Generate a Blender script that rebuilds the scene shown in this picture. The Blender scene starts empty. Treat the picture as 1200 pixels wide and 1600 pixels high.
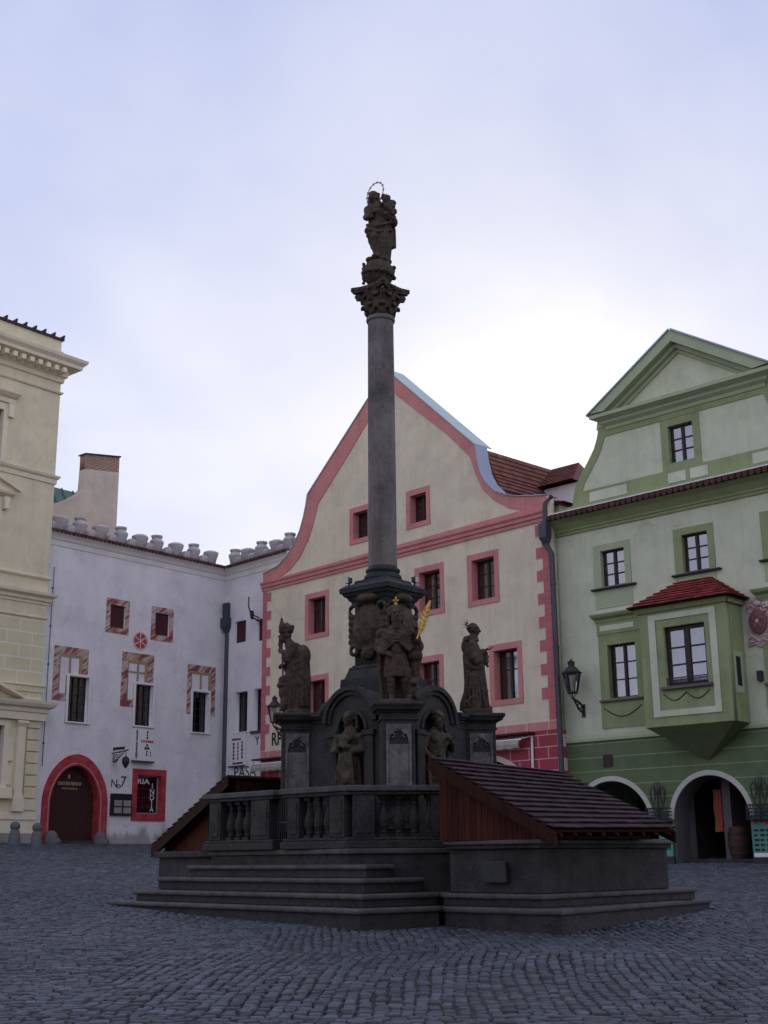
import bpy, bmesh, math, random
import numpy as np
from mathutils import Vector, Matrix, Euler

random.seed(7); RNG = np.random.default_rng(11)
R = math.radians
sc = bpy.context.scene
COL = sc.collection
# World z = 0 is the photographer's eye level; the square slopes gently uphill from z = -1.6.

# ------------------------------------------------------------------ materials
class NT:
    def __init__(s, mat):
        mat.use_nodes = True
        s.t = mat.node_tree; s.t.nodes.clear()
        s.out = s.t.nodes.new('ShaderNodeOutputMaterial')
    def n(s, kind, **kw):
        nd = s.t.nodes.new(kind)
        for k, v in kw.items(): setattr(nd, k, v)
        return nd
    def l(s, a, b): s.t.links.new(a, b)
    def val(s, sock, v):
        if isinstance(v, bpy.types.NodeSocket): s.l(v, sock)
        else: sock.default_value = v
    def math(s, op, a, b=None, clamp=False):
        m = s.n('ShaderNodeMath', operation=op, use_clamp=clamp)
        s.val(m.inputs[0], a)
        if b is not None: s.val(m.inputs[1], b)
        return m.outputs[0]
    def mix(s, f, a, b, blend='MIX'):
        m = s.n('ShaderNodeMix', data_type='RGBA', blend_type=blend)
        s.val(m.inputs[0], f); s.val(m.inputs[6], a); s.val(m.inputs[7], b)
        return m.outputs[2]
    def noise(s, vec, scale, detail=4, rough=.6):
        m = s.n('ShaderNodeTexNoise'); m.inputs['Scale'].default_value = scale
        m.inputs['Detail'].default_value = detail; m.inputs['Roughness'].default_value = rough
        if vec is not None: s.l(vec, m.inputs['Vector'])
        return m.outputs['Fac']
    def obj(s):
        return s.n('ShaderNodeTexCoord').outputs['Object']
    def scale(s, vec, sc_):
        m = s.n('ShaderNodeMapping'); m.inputs['Scale'].default_value = sc_
        s.l(vec, m.inputs['Vector']); return m.outputs[0]
    def ramp(s, f, stops):
        r = s.n('ShaderNodeValToRGB'); cr = r.color_ramp
        while len(cr.elements) < len(stops): cr.elements.new(.5)
        for e, (p, c) in zip(cr.elements, stops):
            e.position = p; e.color = c if len(c) == 4 else (*c, 1)
        s.l(f, r.inputs[0]); return r.outputs[0]
    def bump(s, h, strength=.3, dist=.01):
        b = s.n('ShaderNodeBump'); b.inputs['Strength'].default_value = strength
        b.inputs['Distance'].default_value = dist; s.l(h, b.inputs['Height']); return b.outputs[0]

def c4(c): return (c[0], c[1], c[2], 1)
def mul(c, k): return tuple(x * k for x in c)
MATS = {}
def surf(name, col, rough=.85, var=.12, scale=1.2, fine=25, bump=.15, dist=.01, streak=0., dirt=None, metallic=0., spec=.3, brick=None, cracks=0., damp=None):
    """Plaster / stone / paint: base colour with two sizes of mottling, optional rain streaks, optional block joints."""
    m = bpy.data.materials.new(name); t = NT(m); P = t.obj()
    base = c4(col)
    if brick:
        bw, bh, jw, jcol, off = brick
        sx = t.n('ShaderNodeSeparateXYZ'); t.l(P, sx.inputs[0])
        cx = t.n('ShaderNodeCombineXYZ'); t.l(sx.outputs[0], cx.inputs[0]); t.l(sx.outputs[2], cx.inputs[1])
        b = t.n('ShaderNodeTexBrick'); t.l(cx.outputs[0], b.inputs['Vector'])
        b.offset = off
        b.inputs['Scale'].default_value = 1; b.inputs['Brick Width'].default_value = bw; b.inputs['Row Height'].default_value = bh
        b.inputs['Mortar Size'].default_value = jw; b.inputs['Mortar Smooth'].default_value = .1
        b.inputs['Color1'].default_value = c4(col); b.inputs['Color2'].default_value = c4(mul(col, .93)); b.inputs['Mortar'].default_value = c4(jcol)
        base = b.outputs['Color']
    n1 = t.noise(P, scale, 5, .62); n2 = t.noise(P, fine, 3, .6)
    f = t.math('ADD', t.math('MULTIPLY', n1, .7), t.math('MULTIPLY', n2, .3))
    k = t.ramp(f, [(.3, (1 - var * 1.6,) * 3), (.5, (1, 1, 1)), (.72, (1 + var * .7,) * 3)])
    colr = t.mix(1., base, k, 'MULTIPLY')
    if streak:
        n3 = t.noise(t.scale(P, (2.2, 2.2, .16)), 2.2, 5, .7)
        colr = t.mix(t.math('MULTIPLY', t.ramp(n3, [(.5, (0, 0, 0)), (.75, (1, 1, 1))]), streak), colr, c4(mul(col, .45)))
    if dirt:
        dcol, amt, ds = dirt
        n4 = t.noise(P, ds, 6, .7)
        colr = t.mix(t.math('MULTIPLY', t.ramp(n4, [(.45, (0, 0, 0)), (.68, (1, 1, 1))]), amt), colr, c4(dcol))
    if cracks:
        wv = t.n('ShaderNodeVectorMath', operation='ADD'); t.l(P, wv.inputs[0]); nz = t.n('ShaderNodeTexNoise'); nz.inputs['Scale'].default_value = 1.7; nz.inputs['Detail'].default_value = 5; t.l(P, nz.inputs['Vector']); t.l(nz.outputs['Color'], wv.inputs[1])
        vo = t.n('ShaderNodeTexVoronoi', feature='DISTANCE_TO_EDGE'); vo.inputs['Scale'].default_value = .42; t.l(wv.outputs[0], vo.inputs['Vector'])
        ln = t.math('MULTIPLY', t.math('LESS_THAN', vo.outputs['Distance'], .006), t.ramp(t.noise(P, .55, 2), [(.52, (0, 0, 0)), (.6, (1, 1, 1))]))
        colr = t.mix(t.math('MULTIPLY', ln, cracks), colr, c4(mul(col, .4)))
        pt = t.ramp(t.noise(P, .38, 3, .45), [(.60, (0, 0, 0)), (.615, (1, 1, 1))])          # patches of newer plaster
        colr = t.mix(t.math('MULTIPLY', pt, .35), colr, c4(mul(col, 1.12)))
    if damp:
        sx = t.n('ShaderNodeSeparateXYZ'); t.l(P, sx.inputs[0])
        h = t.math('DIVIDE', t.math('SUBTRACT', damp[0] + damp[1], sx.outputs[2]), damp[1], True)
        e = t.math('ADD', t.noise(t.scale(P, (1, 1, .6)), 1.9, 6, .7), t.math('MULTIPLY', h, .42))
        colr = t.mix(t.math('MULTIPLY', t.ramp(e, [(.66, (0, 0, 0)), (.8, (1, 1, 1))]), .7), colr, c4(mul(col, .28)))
    bs = t.n('ShaderNodeBsdfPrincipled'); t.val(bs.inputs['Base Color'], colr)
    bs.inputs['Roughness'].default_value = rough; bs.inputs['Metallic'].default_value = metallic
    bs.inputs['Specular IOR Level'].default_value = spec
    if bump:
        t.l(t.bump(t.math('ADD', n2, t.math('MULTIPLY', n1, .6)), bump, dist), bs.inputs['Normal'])
    t.l(bs.outputs[0], t.out.inputs[0]); MATS[name] = m
    return m

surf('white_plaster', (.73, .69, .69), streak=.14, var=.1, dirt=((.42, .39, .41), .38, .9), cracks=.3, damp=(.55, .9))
surf('white_trim', (.74, .69, .67), var=.1, streak=.15)
surf('attic_stone', (.52, .47, .46), var=.3, scale=4, fine=18, bump=.5, dist=.03, dirt=((.09, .09, .10), .9, 1.9))
surf('cream_plaster', (.70, .615, .425), streak=.28, var=.1, dirt=((.42, .36, .26), .3, .8), cracks=.25)
surf('cream_trim', (.75, .66, .49), streak=.2, var=.1)
surf('cream_blocks', (.66, .58, .38), var=.07, brick=(1.05, .46, .02, (.74, .70, .62), .5))
surf('cream_plinth', (.3, .27, .24), var=.2, streak=.3)
surf('beige_plaster', (.71, .615, .45), streak=.26, var=.1, dirt=((.44, .38, .30), .42, .8), cracks=.3)
surf('pink_paint', (.58, .225, .205), var=.16, streak=.3, dirt=((.5, .27, .24), .4, 2.2))
surf('quoin_paint', (.50, .14, .155), var=.18, streak=.2, dirt=((.5, .22, .22), .4, 2.6))
surf('pink_blocks', (.36, .052, .075), var=.14, brick=(.78, .36, .012, (.6, .45, .42), .5))
surf('pale_joint', (.62, .50, .45), var=.1)
surf('pale_green_plaster', (.585, .60, .435), streak=.28, var=.1, dirt=((.36, .38, .27), .42, .8), cracks=.3)
surf('green_trim', (.275, .32, .155), var=.16, streak=.3)
surf('pale_green_trim', (.38, .43, .27), var=.08, streak=.1)
surf('green_blocks', (.125, .165, .08), var=.22, streak=.15, brick=(60., .40, .012, (.26, .31, .18), 0.))
surf('white_rim', (.5, .5, .42), var=.12)
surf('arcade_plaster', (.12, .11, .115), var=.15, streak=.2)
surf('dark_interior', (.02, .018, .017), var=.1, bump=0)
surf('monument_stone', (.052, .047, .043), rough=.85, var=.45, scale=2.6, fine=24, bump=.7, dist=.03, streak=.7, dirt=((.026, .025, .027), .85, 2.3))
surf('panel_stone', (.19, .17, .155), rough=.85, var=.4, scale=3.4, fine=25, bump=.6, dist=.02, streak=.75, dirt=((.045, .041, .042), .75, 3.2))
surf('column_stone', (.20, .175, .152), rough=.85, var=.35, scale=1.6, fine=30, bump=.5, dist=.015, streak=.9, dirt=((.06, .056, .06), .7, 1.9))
surf('slab_stone', (.036, .034, .037), rough=.8, var=.45, scale=3, fine=25, bump=.5, dist=.02)
surf('statue_stone', (.100, .072, .048), rough=.88, var=.5, scale=6, fine=34, bump=.9, dist=.03, streak=.6, dirt=((.024, .020, .018), .9, 5.5))
surf('niche_statue_stone', (.105, .08, .052), rough=.88, var=.5, scale=7, fine=34, bump=.9, dist=.03, streak=.6, dirt=((.03, .025, .022), .9, 5.5))
surf('step_stone', (.046, .042, .039), rough=.8, var=.4, scale=2.6, fine=22, bump=.7, dist=.03, streak=.6, dirt=((.03, .029, .03), .8, 1.8))
surf('worn_skylit_stone', (.095, .088, .084), rough=.7, var=.35, scale=3.5, fine=26, bump=.6, dist=.02, dirt=((.05, .047, .048), .75, 2.2))  # wear, plus sky light on the top edges painted in as lighter stone
surf('gold', (.72, .48, .13), rough=.4, metallic=1., var=.15, bump=.1, scale=8)
surf('old_gold', (.25, .19, .09), rough=.5, metallic=.7, var=.3, bump=.2, scale=10)
surf('iron', (.022, .022, .026), rough=.55, var=.2, bump=.2, spec=.4)
surf('drain_metal', (.06, .065, .075), rough=.5, var=.2, bump=.1, spec=.4, metallic=.3)
surf('grey_metal', (.32, .36, .42), rough=.45, var=.15, bump=.1, metallic=.4)
surf('pale_metal', (.45, .55, .52), rough=.5, var=.1, bump=.1)
surf('green_copper', (.10, .17, .15), rough=.6, var=.2, streak=.3)
surf('dark_frame', (.03, .017, .017), rough=.5, var=.15, bump=.1)
surf('red_shutter', (.06, .012, .015), rough=.7, var=.2)
surf('curtain', (.42, .39, .44), rough=.9, var=.05, bump=0)
surf('curtain_dim', (.30, .27, .29), rough=.9, var=.2, scale=3, bump=0)
surf('awning_cloth', (.40, .36, .30), rough=.9, var=.2, scale=2.4)
surf('white_paint', (.75, .74, .74), rough=.6, var=.05)
surf('sign_white', (.70, .68, .68), rough=.6, var=.04, bump=0)
surf('black_paint', (.012, .012, .016), rough=.6, var=.05, bump=0)
surf('red_paint', (.40, .03, .035), rough=.6, var=.1, bump=0)
surf('portal_red', (.38, .030, .045), rough=.75, var=.14, scale=3, dirt=((.5, .3, .22), .18, 3))
surf('door_wood', (.045, .014, .012), rough=.6, var=.3, brick=(.16, 60., .012, (.012, .005, .005), 0.))
surf('cyan_print', (.10, .30, .25), rough=.6, var=.1, bump=0)
surf('green_print', (.07, .23, .17), rough=.5, var=.05, bump=0)
surf('orange_print', (.22, .10, .02), rough=.6, var=.3, scale=9, bump=0)
surf('bin_brown', (.06, .022, .014), rough=.6, var=.25)
surf('dark_sill', (.15, .11, .10), var=.2)
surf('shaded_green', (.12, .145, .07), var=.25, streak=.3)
surf('relief_clay', (.40, .29, .27), rough=.85, var=.3, scale=9, bump=.5, dist=.02)
surf('relief_red', (.21, .085, .09), rough=.85, var=.3, scale=12)
surf('medallion_pale', (.6, .42, .4), var=.15)
surf('medallion_red', (.36, .055, .06), var=.25, scale=7)
surf('mullion_brown', (.33, .25, .15), var=.2, scale=6)
surf('brick', (.30, .15, .10), var=.2, bump=.3, brick=(.28, .09, .012, (.4, .33, .28), .5))
surf('old_render', (.62, .52, .42), var=.12, streak=.3, dirt=((.4, .35, .3), .5, 1.0))
surf('lamp_glass_body', (.4, .4, .38), rough=.15, var=.05, bump=0, spec=.6)
surf('bollard_stone', (.12, .12, .12), var=.25, scale=6, bump=.5)
surf('plaque_stone', (.05, .05, .043), var=.2, scale=6)
surf('opposite_plaster', (.30, .24, .17), streak=.2, var=.1)
surf('sand_bed', (.045, .044, .042), rough=.95, var=.3, scale=6, fine=60, bump=.5)

def wood(name, col):
    m = bpy.data.materials.new(name); t = NT(m); P = t.obj()
    g = t.noise(t.scale(P, (9, 9, .7)), 3.5, 5, .65); g2 = t.noise(P, 1.3, 3)
    k = t.ramp(g, [(.3, (.45, .42, .4)), (.55, (1, 1, 1)), (.75, (1.25, 1.2, 1.15))])
    cc = t.mix(1., t.mix(g2, c4(mul(col, .75)), c4(mul(col, 1.2))), k, 'MULTIPLY')
    a = t.n('ShaderNodeAttribute', attribute_name='tone'); 
    cc = t.mix(1., cc, t.ramp(a.outputs['Fac'], [(0, (.72,) * 3), (1, (1.2,) * 3)]), 'MULTIPLY')
    bs = t.n('ShaderNodeBsdfPrincipled'); t.l(cc, bs.inputs['Base Color']); bs.inputs['Roughness'].default_value = .75; bs.inputs['Specular IOR Level'].default_value = .12
    t.l(t.bump(g, .4, .006), bs.inputs['Normal']); t.l(bs.outputs[0], t.out.inputs[0]); MATS[name] = m
wood('red_boards', (.074, .021, .011)); wood('brown_boards', (.045, .016, .009))

def tilemat(name, col, rough=.75, moss=(.08, .07, .06), amt=.35):
    m = bpy.data.materials.new(name); t = NT(m); P = t.obj()
    a = t.n('ShaderNodeAttribute', attribute_name='tone')
    k = t.ramp(a.outputs['Fac'], [(0, (.62,) * 3), (.5, (1,) * 3), (1, (1.35, 1.28, 1.2))])
    cc = t.mix(1., c4(col), k, 'MULTIPLY')
    n = t.noise(P, 1.6, 6, .7); n2 = t.noise(P, 30, 3)
    cc = t.mix(t.math('MULTIPLY', t.ramp(n, [(.45, (0, 0, 0)), (.7, (1, 1, 1))]), amt), cc, c4(moss))
    cc = t.mix(1., cc, t.ramp(n2, [(.3, (.8,) * 3), (.7, (1.15,) * 3)]), 'MULTIPLY')
    bs = t.n('ShaderNodeBsdfPrincipled'); t.l(cc, bs.inputs['Base Color']); bs.inputs['Roughness'].default_value = rough; bs.inputs['Specular IOR Level'].default_value = .2
    t.l(t.bump(n2, .3, .01), bs.inputs['Normal']); t.l(bs.outputs[0], t.out.inputs[0]); MATS[name] = m
tilemat('red_tiles', (.22, .085, .062)); tilemat('cover_tiles', (.045, .025, .027), amt=.25, moss=(.03, .025, .027))
tilemat('dark_tiles', (.12, .05, .045)); tilemat('bay_tiles', (.30, .055, .05))

def glass(name, tint, refl=.08, rough=.03):
    """Window glass: see-through with mirror reflection growing at grazing angles."""
    m = bpy.data.materials.new(name); t = NT(m)
    tr = t.n('ShaderNodeBsdfTransparent'); tr.inputs[0].default_value = c4(tint)
    gl = t.n('ShaderNodeBsdfGlossy'); gl.inputs['Roughness'].default_value = rough; gl.inputs[0].default_value = (.9, .9, .95, 1)
    fr = t.n('ShaderNodeFresnel'); fr.inputs[0].default_value = 1.5
    b = t.bump(t.noise(t.obj(), .9, 1), .05, .03); t.l(b, gl.inputs['Normal'])
    mx = t.n('ShaderNodeMixShader'); t.l(t.math('ADD', fr.outputs[0], refl, True), mx.inputs[0])
    t.l(tr.outputs[0], mx.inputs[1]); t.l(gl.outputs[0], mx.inputs[2]); t.l(mx.outputs[0], t.out.inputs[0]); MATS[name] = m
glass('pane_glass', (.75, .75, .78), refl=.16); glass('lamp_glass', (.8, .8, .78), refl=.05); glass('dark_glass', (.4, .4, .42), refl=.04)

def marble_mat():
    """Painted marbled window surrounds: diagonal red, ochre and off-white flames."""
    m = bpy.data.materials.new('marbled_paint'); t = NT(m); P = t.obj()
    mp = t.n('ShaderNodeMapping'); mp.inputs['Rotation'].default_value = (0, R(38), 0); t.l(P, mp.inputs[0])
    w = t.n('ShaderNodeTexNoise'); w.inputs['Scale'].default_value = 2.3; w.inputs['Detail'].default_value = 2; w.inputs['Distortion'].default_value = .6
    s2 = t.n('ShaderNodeMapping'); s2.inputs['Scale'].default_value = (.35, 1, 1.9); t.l(mp.outputs[0], s2.inputs[0]); t.l(s2.outputs[0], w.inputs['Vector'])
    c = t.ramp(w.outputs['Fac'], [(.34, (.22, .05, .055)), (.43, (.30, .085, .075)), (.47, (.40, .28, .16)), (.51, (.43, .34, .24)), (.54, (.50, .42, .40)), (.60, (.40, .22, .20)), (.66, (.26, .07, .07))])
    bs = t.n('ShaderNodeBsdfPrincipled'); t.l(c, bs.inputs['Base Color']); bs.inputs['Roughness'].default_value = .85
    t.l(bs.outputs[0], t.out.inputs[0]); MATS['marbled_paint'] = m
marble_mat()

def sett_mat():
    m = bpy.data.materials.new('granite_setts'); t = NT(m); P = t.obj()
    a = t.n('ShaderNodeAttribute', attribute_name='stone')
    n = t.noise(P, 28, 4, .7); n2 = t.noise(P, .35, 4)
    cc = t.mix(1., a.outputs['Color'], t.ramp(n, [(.3, (.72,) * 3), (.7, (1.25,) * 3)]), 'MULTIPLY')
    cc = t.mix(1., cc, t.ramp(n2, [(.35, (.8,) * 3), (.65, (1.15,) * 3)]), 'MULTIPLY')
    bs = t.n('ShaderNodeBsdfPrincipled'); t.l(cc, bs.inputs['Base Color'])
    t.l(t.ramp(n2, [(.4, (.42,) * 3), (.62, (.62,) * 3)]), bs.inputs['Roughness'])
    bs.inputs['Specular IOR Level'].default_value = .42
    t.l(t.bump(n, .35, .006), bs.inputs['Normal']); t.l(bs.outputs[0], t.out.inputs[0]); MATS['granite_setts'] = m
sett_mat()

# ------------------------------------------------------------------ mesh helpers
class MB:
    """Collects boxes, prisms, tubes and lathed shapes into one mesh."""
    def __init__(s): s.v = []; s.f = []; s.tone = []
    def add(s, vs, fs, tone=.5):
        o = len(s.v); s.v += [tuple(p) for p in vs]; s.f += [tuple(i + o for i in f) for f in fs]; s.tone += [tone] * len(vs); return s
    def box(s, x0, x1, y0, y1, z0, z1, tone=.5):
        vs = [(x, y, z) for z in (z0, z1) for y in (y0, y1) for x in (x0, x1)]
        return s.add(vs, [(0, 2, 3, 1), (4, 5, 7, 6), (0, 1, 5, 4), (2, 6, 7, 3), (0, 4, 6, 2), (1, 3, 7, 5)], tone)
    def hexa(s, b, t, tone=.5):
        return s.add(list(b) + list(t), [(3, 2, 1, 0), (4, 5, 6, 7), (0, 1, 5, 4), (1, 2, 6, 5), (2, 3, 7, 6), (3, 0, 4, 7)], tone)
    def prism(s, pts, z0, z1, pts_top=None, tone=.5):
        """pts: counter-clockwise xy polygon."""
        n = len(pts); pt = pts_top or pts
        vs = [(x, y, z0) for x, y in pts] + [(x, y, z1) for x, y in pt]
        return s.add(vs, [tuple(range(n))[::-1], tuple(range(n, 2 * n))] + [(i, (i + 1) % n, n + (i + 1) % n, n + i) for i in range(n)], tone)
    def uprism(s, pts, y0, y1, tone=.5):
        """pts: polygon in (x,z), swept along y."""
        n = len(pts); vs = [(x, y0, z) for x, z in pts] + [(x, y1, z) for x, z in pts]
        return s.add(vs, [tuple(range(n)), tuple(range(n, 2 * n))[::-1]] + [(i, n + i, n + (i + 1) % n, (i + 1) % n) for i in range(n)], tone)
    def run(s, prof, x0, x1, mitre0=0., mitre1=0.):
        """A moulding: profile [(out, z)...] (out is towards -y), swept along x; mitres lengthen the outer edge at each end."""
        n = len(prof); vs = [(x0 - o * mitre0, -o, z) for o, z in prof] + [(x1 + o * mitre1, -o, z) for o, z in prof]
        return s.add(vs, [tuple(range(n))[::-1], tuple(range(n, 2 * n))] + [(i, (i + 1) % n, n + (i + 1) % n, n + i) for i in range(n)])
    def lathe(s, prof, cx=0, cy=0, seg=24, a0=0., a1=2 * math.pi, facet=0.):
        n = len(prof); full = abs(a1 - a0 - 2 * math.pi) < 1e-6
        m = seg if full else seg + 1; vs = []; fs = []
        for j in range(m):
            a = a0 + (a1 - a0) * j / seg + facet
            for r, z in prof: vs.append((cx + r * math.cos(a), cy + r * math.sin(a), z))
        for j in range(seg):
            k = (j + 1) % m
            for i in range(n - 1): fs.append((j * n + i, k * n + i, k * n + i + 1, j * n + i + 1))
        if full:
            fs.append(tuple(j * n for j in range(m))[::-1]); fs.append(tuple(j * n + n - 1 for j in range(m)))
        return s.add(vs, fs)
    def tube(s, path, r, seg=8, r1=None):
        """Round bar along a path, tapering to r1."""
        pts = [Vector(p) for p in path]; n = len(pts); vs = []; fs = []
        up = Vector((0, 0, 1))
        for i, p in enumerate(pts):
            d = (pts[min(i + 1, n - 1)] - pts[max(i - 1, 0)]).normalized()
            a = d.cross(up if abs(d.z) < .95 else Vector((1, 0, 0))).normalized(); b = a.cross(d)
            rr = r if r1 is None else r + (r1 - r) * i / (n - 1)
            for j in range(seg):
                t = 2 * math.pi * j / seg; vs.append(p + (a * math.cos(t) + b * math.sin(t)) * rr)
        for i in range(n - 1):
            for j in range(seg):
                k = (j + 1) % seg; fs.append((i * seg + j, i * seg + k, (i + 1) * seg + k, (i + 1) * seg + j))
        fs.append(tuple(range(seg))[::-1]); fs.append(tuple((n - 1) * seg + j for j in range(seg)))
        return s.add(vs, fs)
    def ell(s, c, r, rot=None, seg=16, rings=10):
        r = (r, r, r) if isinstance(r, (int, float)) else r
        M = (Euler(rot).to_matrix() if rot else Matrix.Identity(3)); vs = [Vector(c) + M @ Vector((0, 0, r[2]))]; fs = []
        for i in range(1, rings):
            p = math.pi * i / rings
            for j in range(seg):
                t = 2 * math.pi * j / seg
                vs.append(Vector(c) + M @ Vector((r[0] * math.sin(p) * math.cos(t), r[1] * math.sin(p) * math.sin(t), r[2] * math.cos(p))))
        vs.append(Vector(c) + M @ Vector((0, 0, -r[2]))); e = len(vs) - 1
        for j in range(seg):
            k = (j + 1) % seg; fs.append((0, 1 + j, 1 + k)); fs.append((e, e - seg + k, e - seg + j))
            for i in range(rings - 2): fs.append((1 + i * seg + j, 1 + (i + 1) * seg + j, 1 + (i + 1) * seg + k, 1 + i * seg + k))
        return s.add(vs, fs)
    def cap(s, p, q, r0, r1=None, seg=12):
        """Tapered limb with round ends."""
        r1 = r0 if r1 is None else r1; p = Vector(p); q = Vector(q); d = (q - p); L = d.length; d.normalize()
        a = d.cross(Vector((0, 0, 1)) if abs(d.z) < .95 else Vector((1, 0, 0))).normalized(); b = a.cross(d)
        rings = [(p - d * r0 * math.cos(t), r0 * math.sin(t)) for t in (.35, .8, 1.25)] + [(p, r0), (p.lerp(q, .5), (r0 + r1) / 2), (q, r1)] + [(q + d * r1 * math.cos(t), r1 * math.sin(t)) for t in (1.25, .8, .35)]
        vs = []; fs = []; n = len(rings)
        for c, r in rings:
            for j in range(seg):
                t = 2 * math.pi * j / seg; vs.append(c + (a * math.cos(t) + b * math.sin(t)) * r)
        for i in range(n - 1):
            for j in range(seg):
                k = (j + 1) % seg; fs.append((i * seg + j, i * seg + k, (i + 1) * seg + k, (i + 1) * seg + j))
        fs.append(tuple(range(seg))[::-1]); fs.append(tuple((n - 1) * seg + j for j in range(seg)))
        return s.add(vs, fs)
    def loft(s, rings):
        """rings: list of equal-length closed point loops, bottom to top, counter-clockwise seen from above."""
        n = len(rings[0]); vs = [p for r in rings for p in r]; fs = []
        for i in range(len(rings) - 1):
            for j in range(n):
                k = (j + 1) % n; fs.append((i * n + j, i * n + k, (i + 1) * n + k, (i + 1) * n + j))
        fs.append(tuple(range(n))[::-1]); fs.append(tuple((len(rings) - 1) * n + j for j in range(n)))
        return s.add(vs, fs)
    def mesh_from(s, me, M=None):
        vs = [(M @ v.co if M else v.co) for v in me.vertices]
        return s.add(vs, [tuple(p.vertices) for p in me.polygons])
    def xf(s, M, start=0):
        s.v[start:] = [tuple(M @ Vector(p)) for p in s.v[start:]]; return s
    def mesh(s, name):
        me = bpy.data.meshes.new(name); me.from_pydata(s.v, [], s.f)
        at = me.attributes.new('tone', 'FLOAT', 'POINT'); at.data.foreach_set('value', s.tone)
        me.validate(); me.update(); return me

def link(name, me, mat, parent=None, smooth=False, bevel=0., seg=2):
    o = bpy.data.objects.new(name, me); COL.objects.link(o)
    if mat: me.materials.clear(); me.materials.append(MATS[mat])
    if smooth:
        me.polygons.foreach_set('use_smooth', [True] * len(me.polygons))
        try: me.set_sharp_from_angle(angle=R(40))
        except Exception: pass
    if bevel:
        b = o.modifiers.new('edge', 'BEVEL'); b.width = bevel; b.segments = seg; b.limit_method = 'ANGLE'; b.angle_limit = R(35)
    if parent: o.parent = parent; o.location = parent.get('drop', (0, 0, 0)) if parent.type == 'EMPTY' else (0, 0, 0)
    return o
def empty(name, loc, rz=0., label=None, cat=None, group=None, base=0.):
    """A thing's root, standing at its base; parts keep building coordinates (z = 0 at eye level)."""
    o = bpy.data.objects.new(name, None); COL.objects.link(o)
    o.location = (loc[0], loc[1], base); o.rotation_euler = (0, 0, rz); o['drop'] = (0., 0., -float(base)); o.empty_display_size = .3
    if label: tag(o, label, cat, group)
    return o
def tag(o, label, cat, group=None):
    o['label'] = label; o['category'] = cat
    if group: o['group'] = group
    return o

def panel(polys, y0, y1):
    """Flat slab in the x-z plane with holes: polys[0] outline, the rest holes; front face at y0."""
    cu = bpy.data.curves.new('c', 'CURVE'); cu.dimensions = '2D'; cu.fill_mode = 'BOTH'; cu.extrude = abs(y1 - y0) / 2
    for p in polys:
        sp = cu.splines.new('POLY'); sp.points.add(len(p) - 1); sp.use_cyclic_u = True
        for q, (u, z) in zip(sp.points, p): q.co = (u, z, 0, 1)
    ob = bpy.data.objects.new('c', cu); me = bpy.data.meshes.new_from_object(ob)
    ym = (y0 + y1) / 2
    me.transform(Matrix(((1, 0, 0, 0), (0, 0, -1, ym), (0, 1, 0, 0), (0, 0, 0, 1))))
    bpy.data.objects.remove(ob); bpy.data.curves.remove(cu)
    bm = bmesh.new(); bm.from_mesh(me); bmesh.ops.remove_doubles(bm, verts=bm.verts, dist=1e-5)
    bmesh.ops.recalc_face_normals(bm, faces=bm.faces); bm.to_mesh(me); bm.free()
    return me
def rect(u0, u1, z0, z1): return [(u0, z0), (u1, z0), (u1, z1), (u0, z1)]
def arch(c, half, spring, rise, zb, n=24, pointed=0.):
    pts = [(c - half, zb), (c + half, zb)]
    for i in range(n + 1):
        t = math.pi * i / n; x = half * math.cos(t); z = rise * math.sin(t)
        if pointed: z = rise * (math.sin(t) * (1 - pointed) + pointed * (1 - abs(math.cos(t)) ** 1.6))
        pts.append((c + x, spring + z))
    return pts
def text(body, size, depth=.012, width=None, bold=0.):
    """Lettering in the x-z plane, centred, front towards -y."""
    cu = bpy.data.curves.new('t', 'FONT'); cu.body = body; cu.size = size; cu.extrude = depth / 2; cu.offset = bold
    cu.align_x = 'CENTER'; cu.align_y = 'CENTER'; cu.resolution_u = 3
    ob = bpy.data.objects.new('t', cu); me = bpy.data.meshes.new_from_object(ob)
    xs = [v.co.x for v in me.vertices]; k = 1.
    if width and xs: k = width / (max(xs) - min(xs))
    me.transform(Matrix(((k, 0, 0, 0), (0, 0, -1, 0), (0, 1, 0, 0), (0, 0, 0, 1))))
    bpy.data.objects.remove(ob); bpy.data.curves.remove(cu); return me
def remesh(mb, voxel, smooth=2, name='figure'):
    """Fuse a heap of closed shapes into one continuous skin."""
    me = mb.mesh(name); o = bpy.data.objects.new('tmp', me); COL.objects.link(o)
    m = o.modifiers.new('r', 'REMESH'); m.mode = 'VOXEL'; m.voxel_size = voxel
    s = o.modifiers.new('s', 'SMOOTH'); s.factor = .5; s.iterations = smooth
    dg = bpy.context.evaluated_depsgraph_get(); out = bpy.data.meshes.new_from_object(o.evaluated_get(dg))
    bpy.data.objects.remove(o); bpy.data.meshes.remove(me); return out

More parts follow.
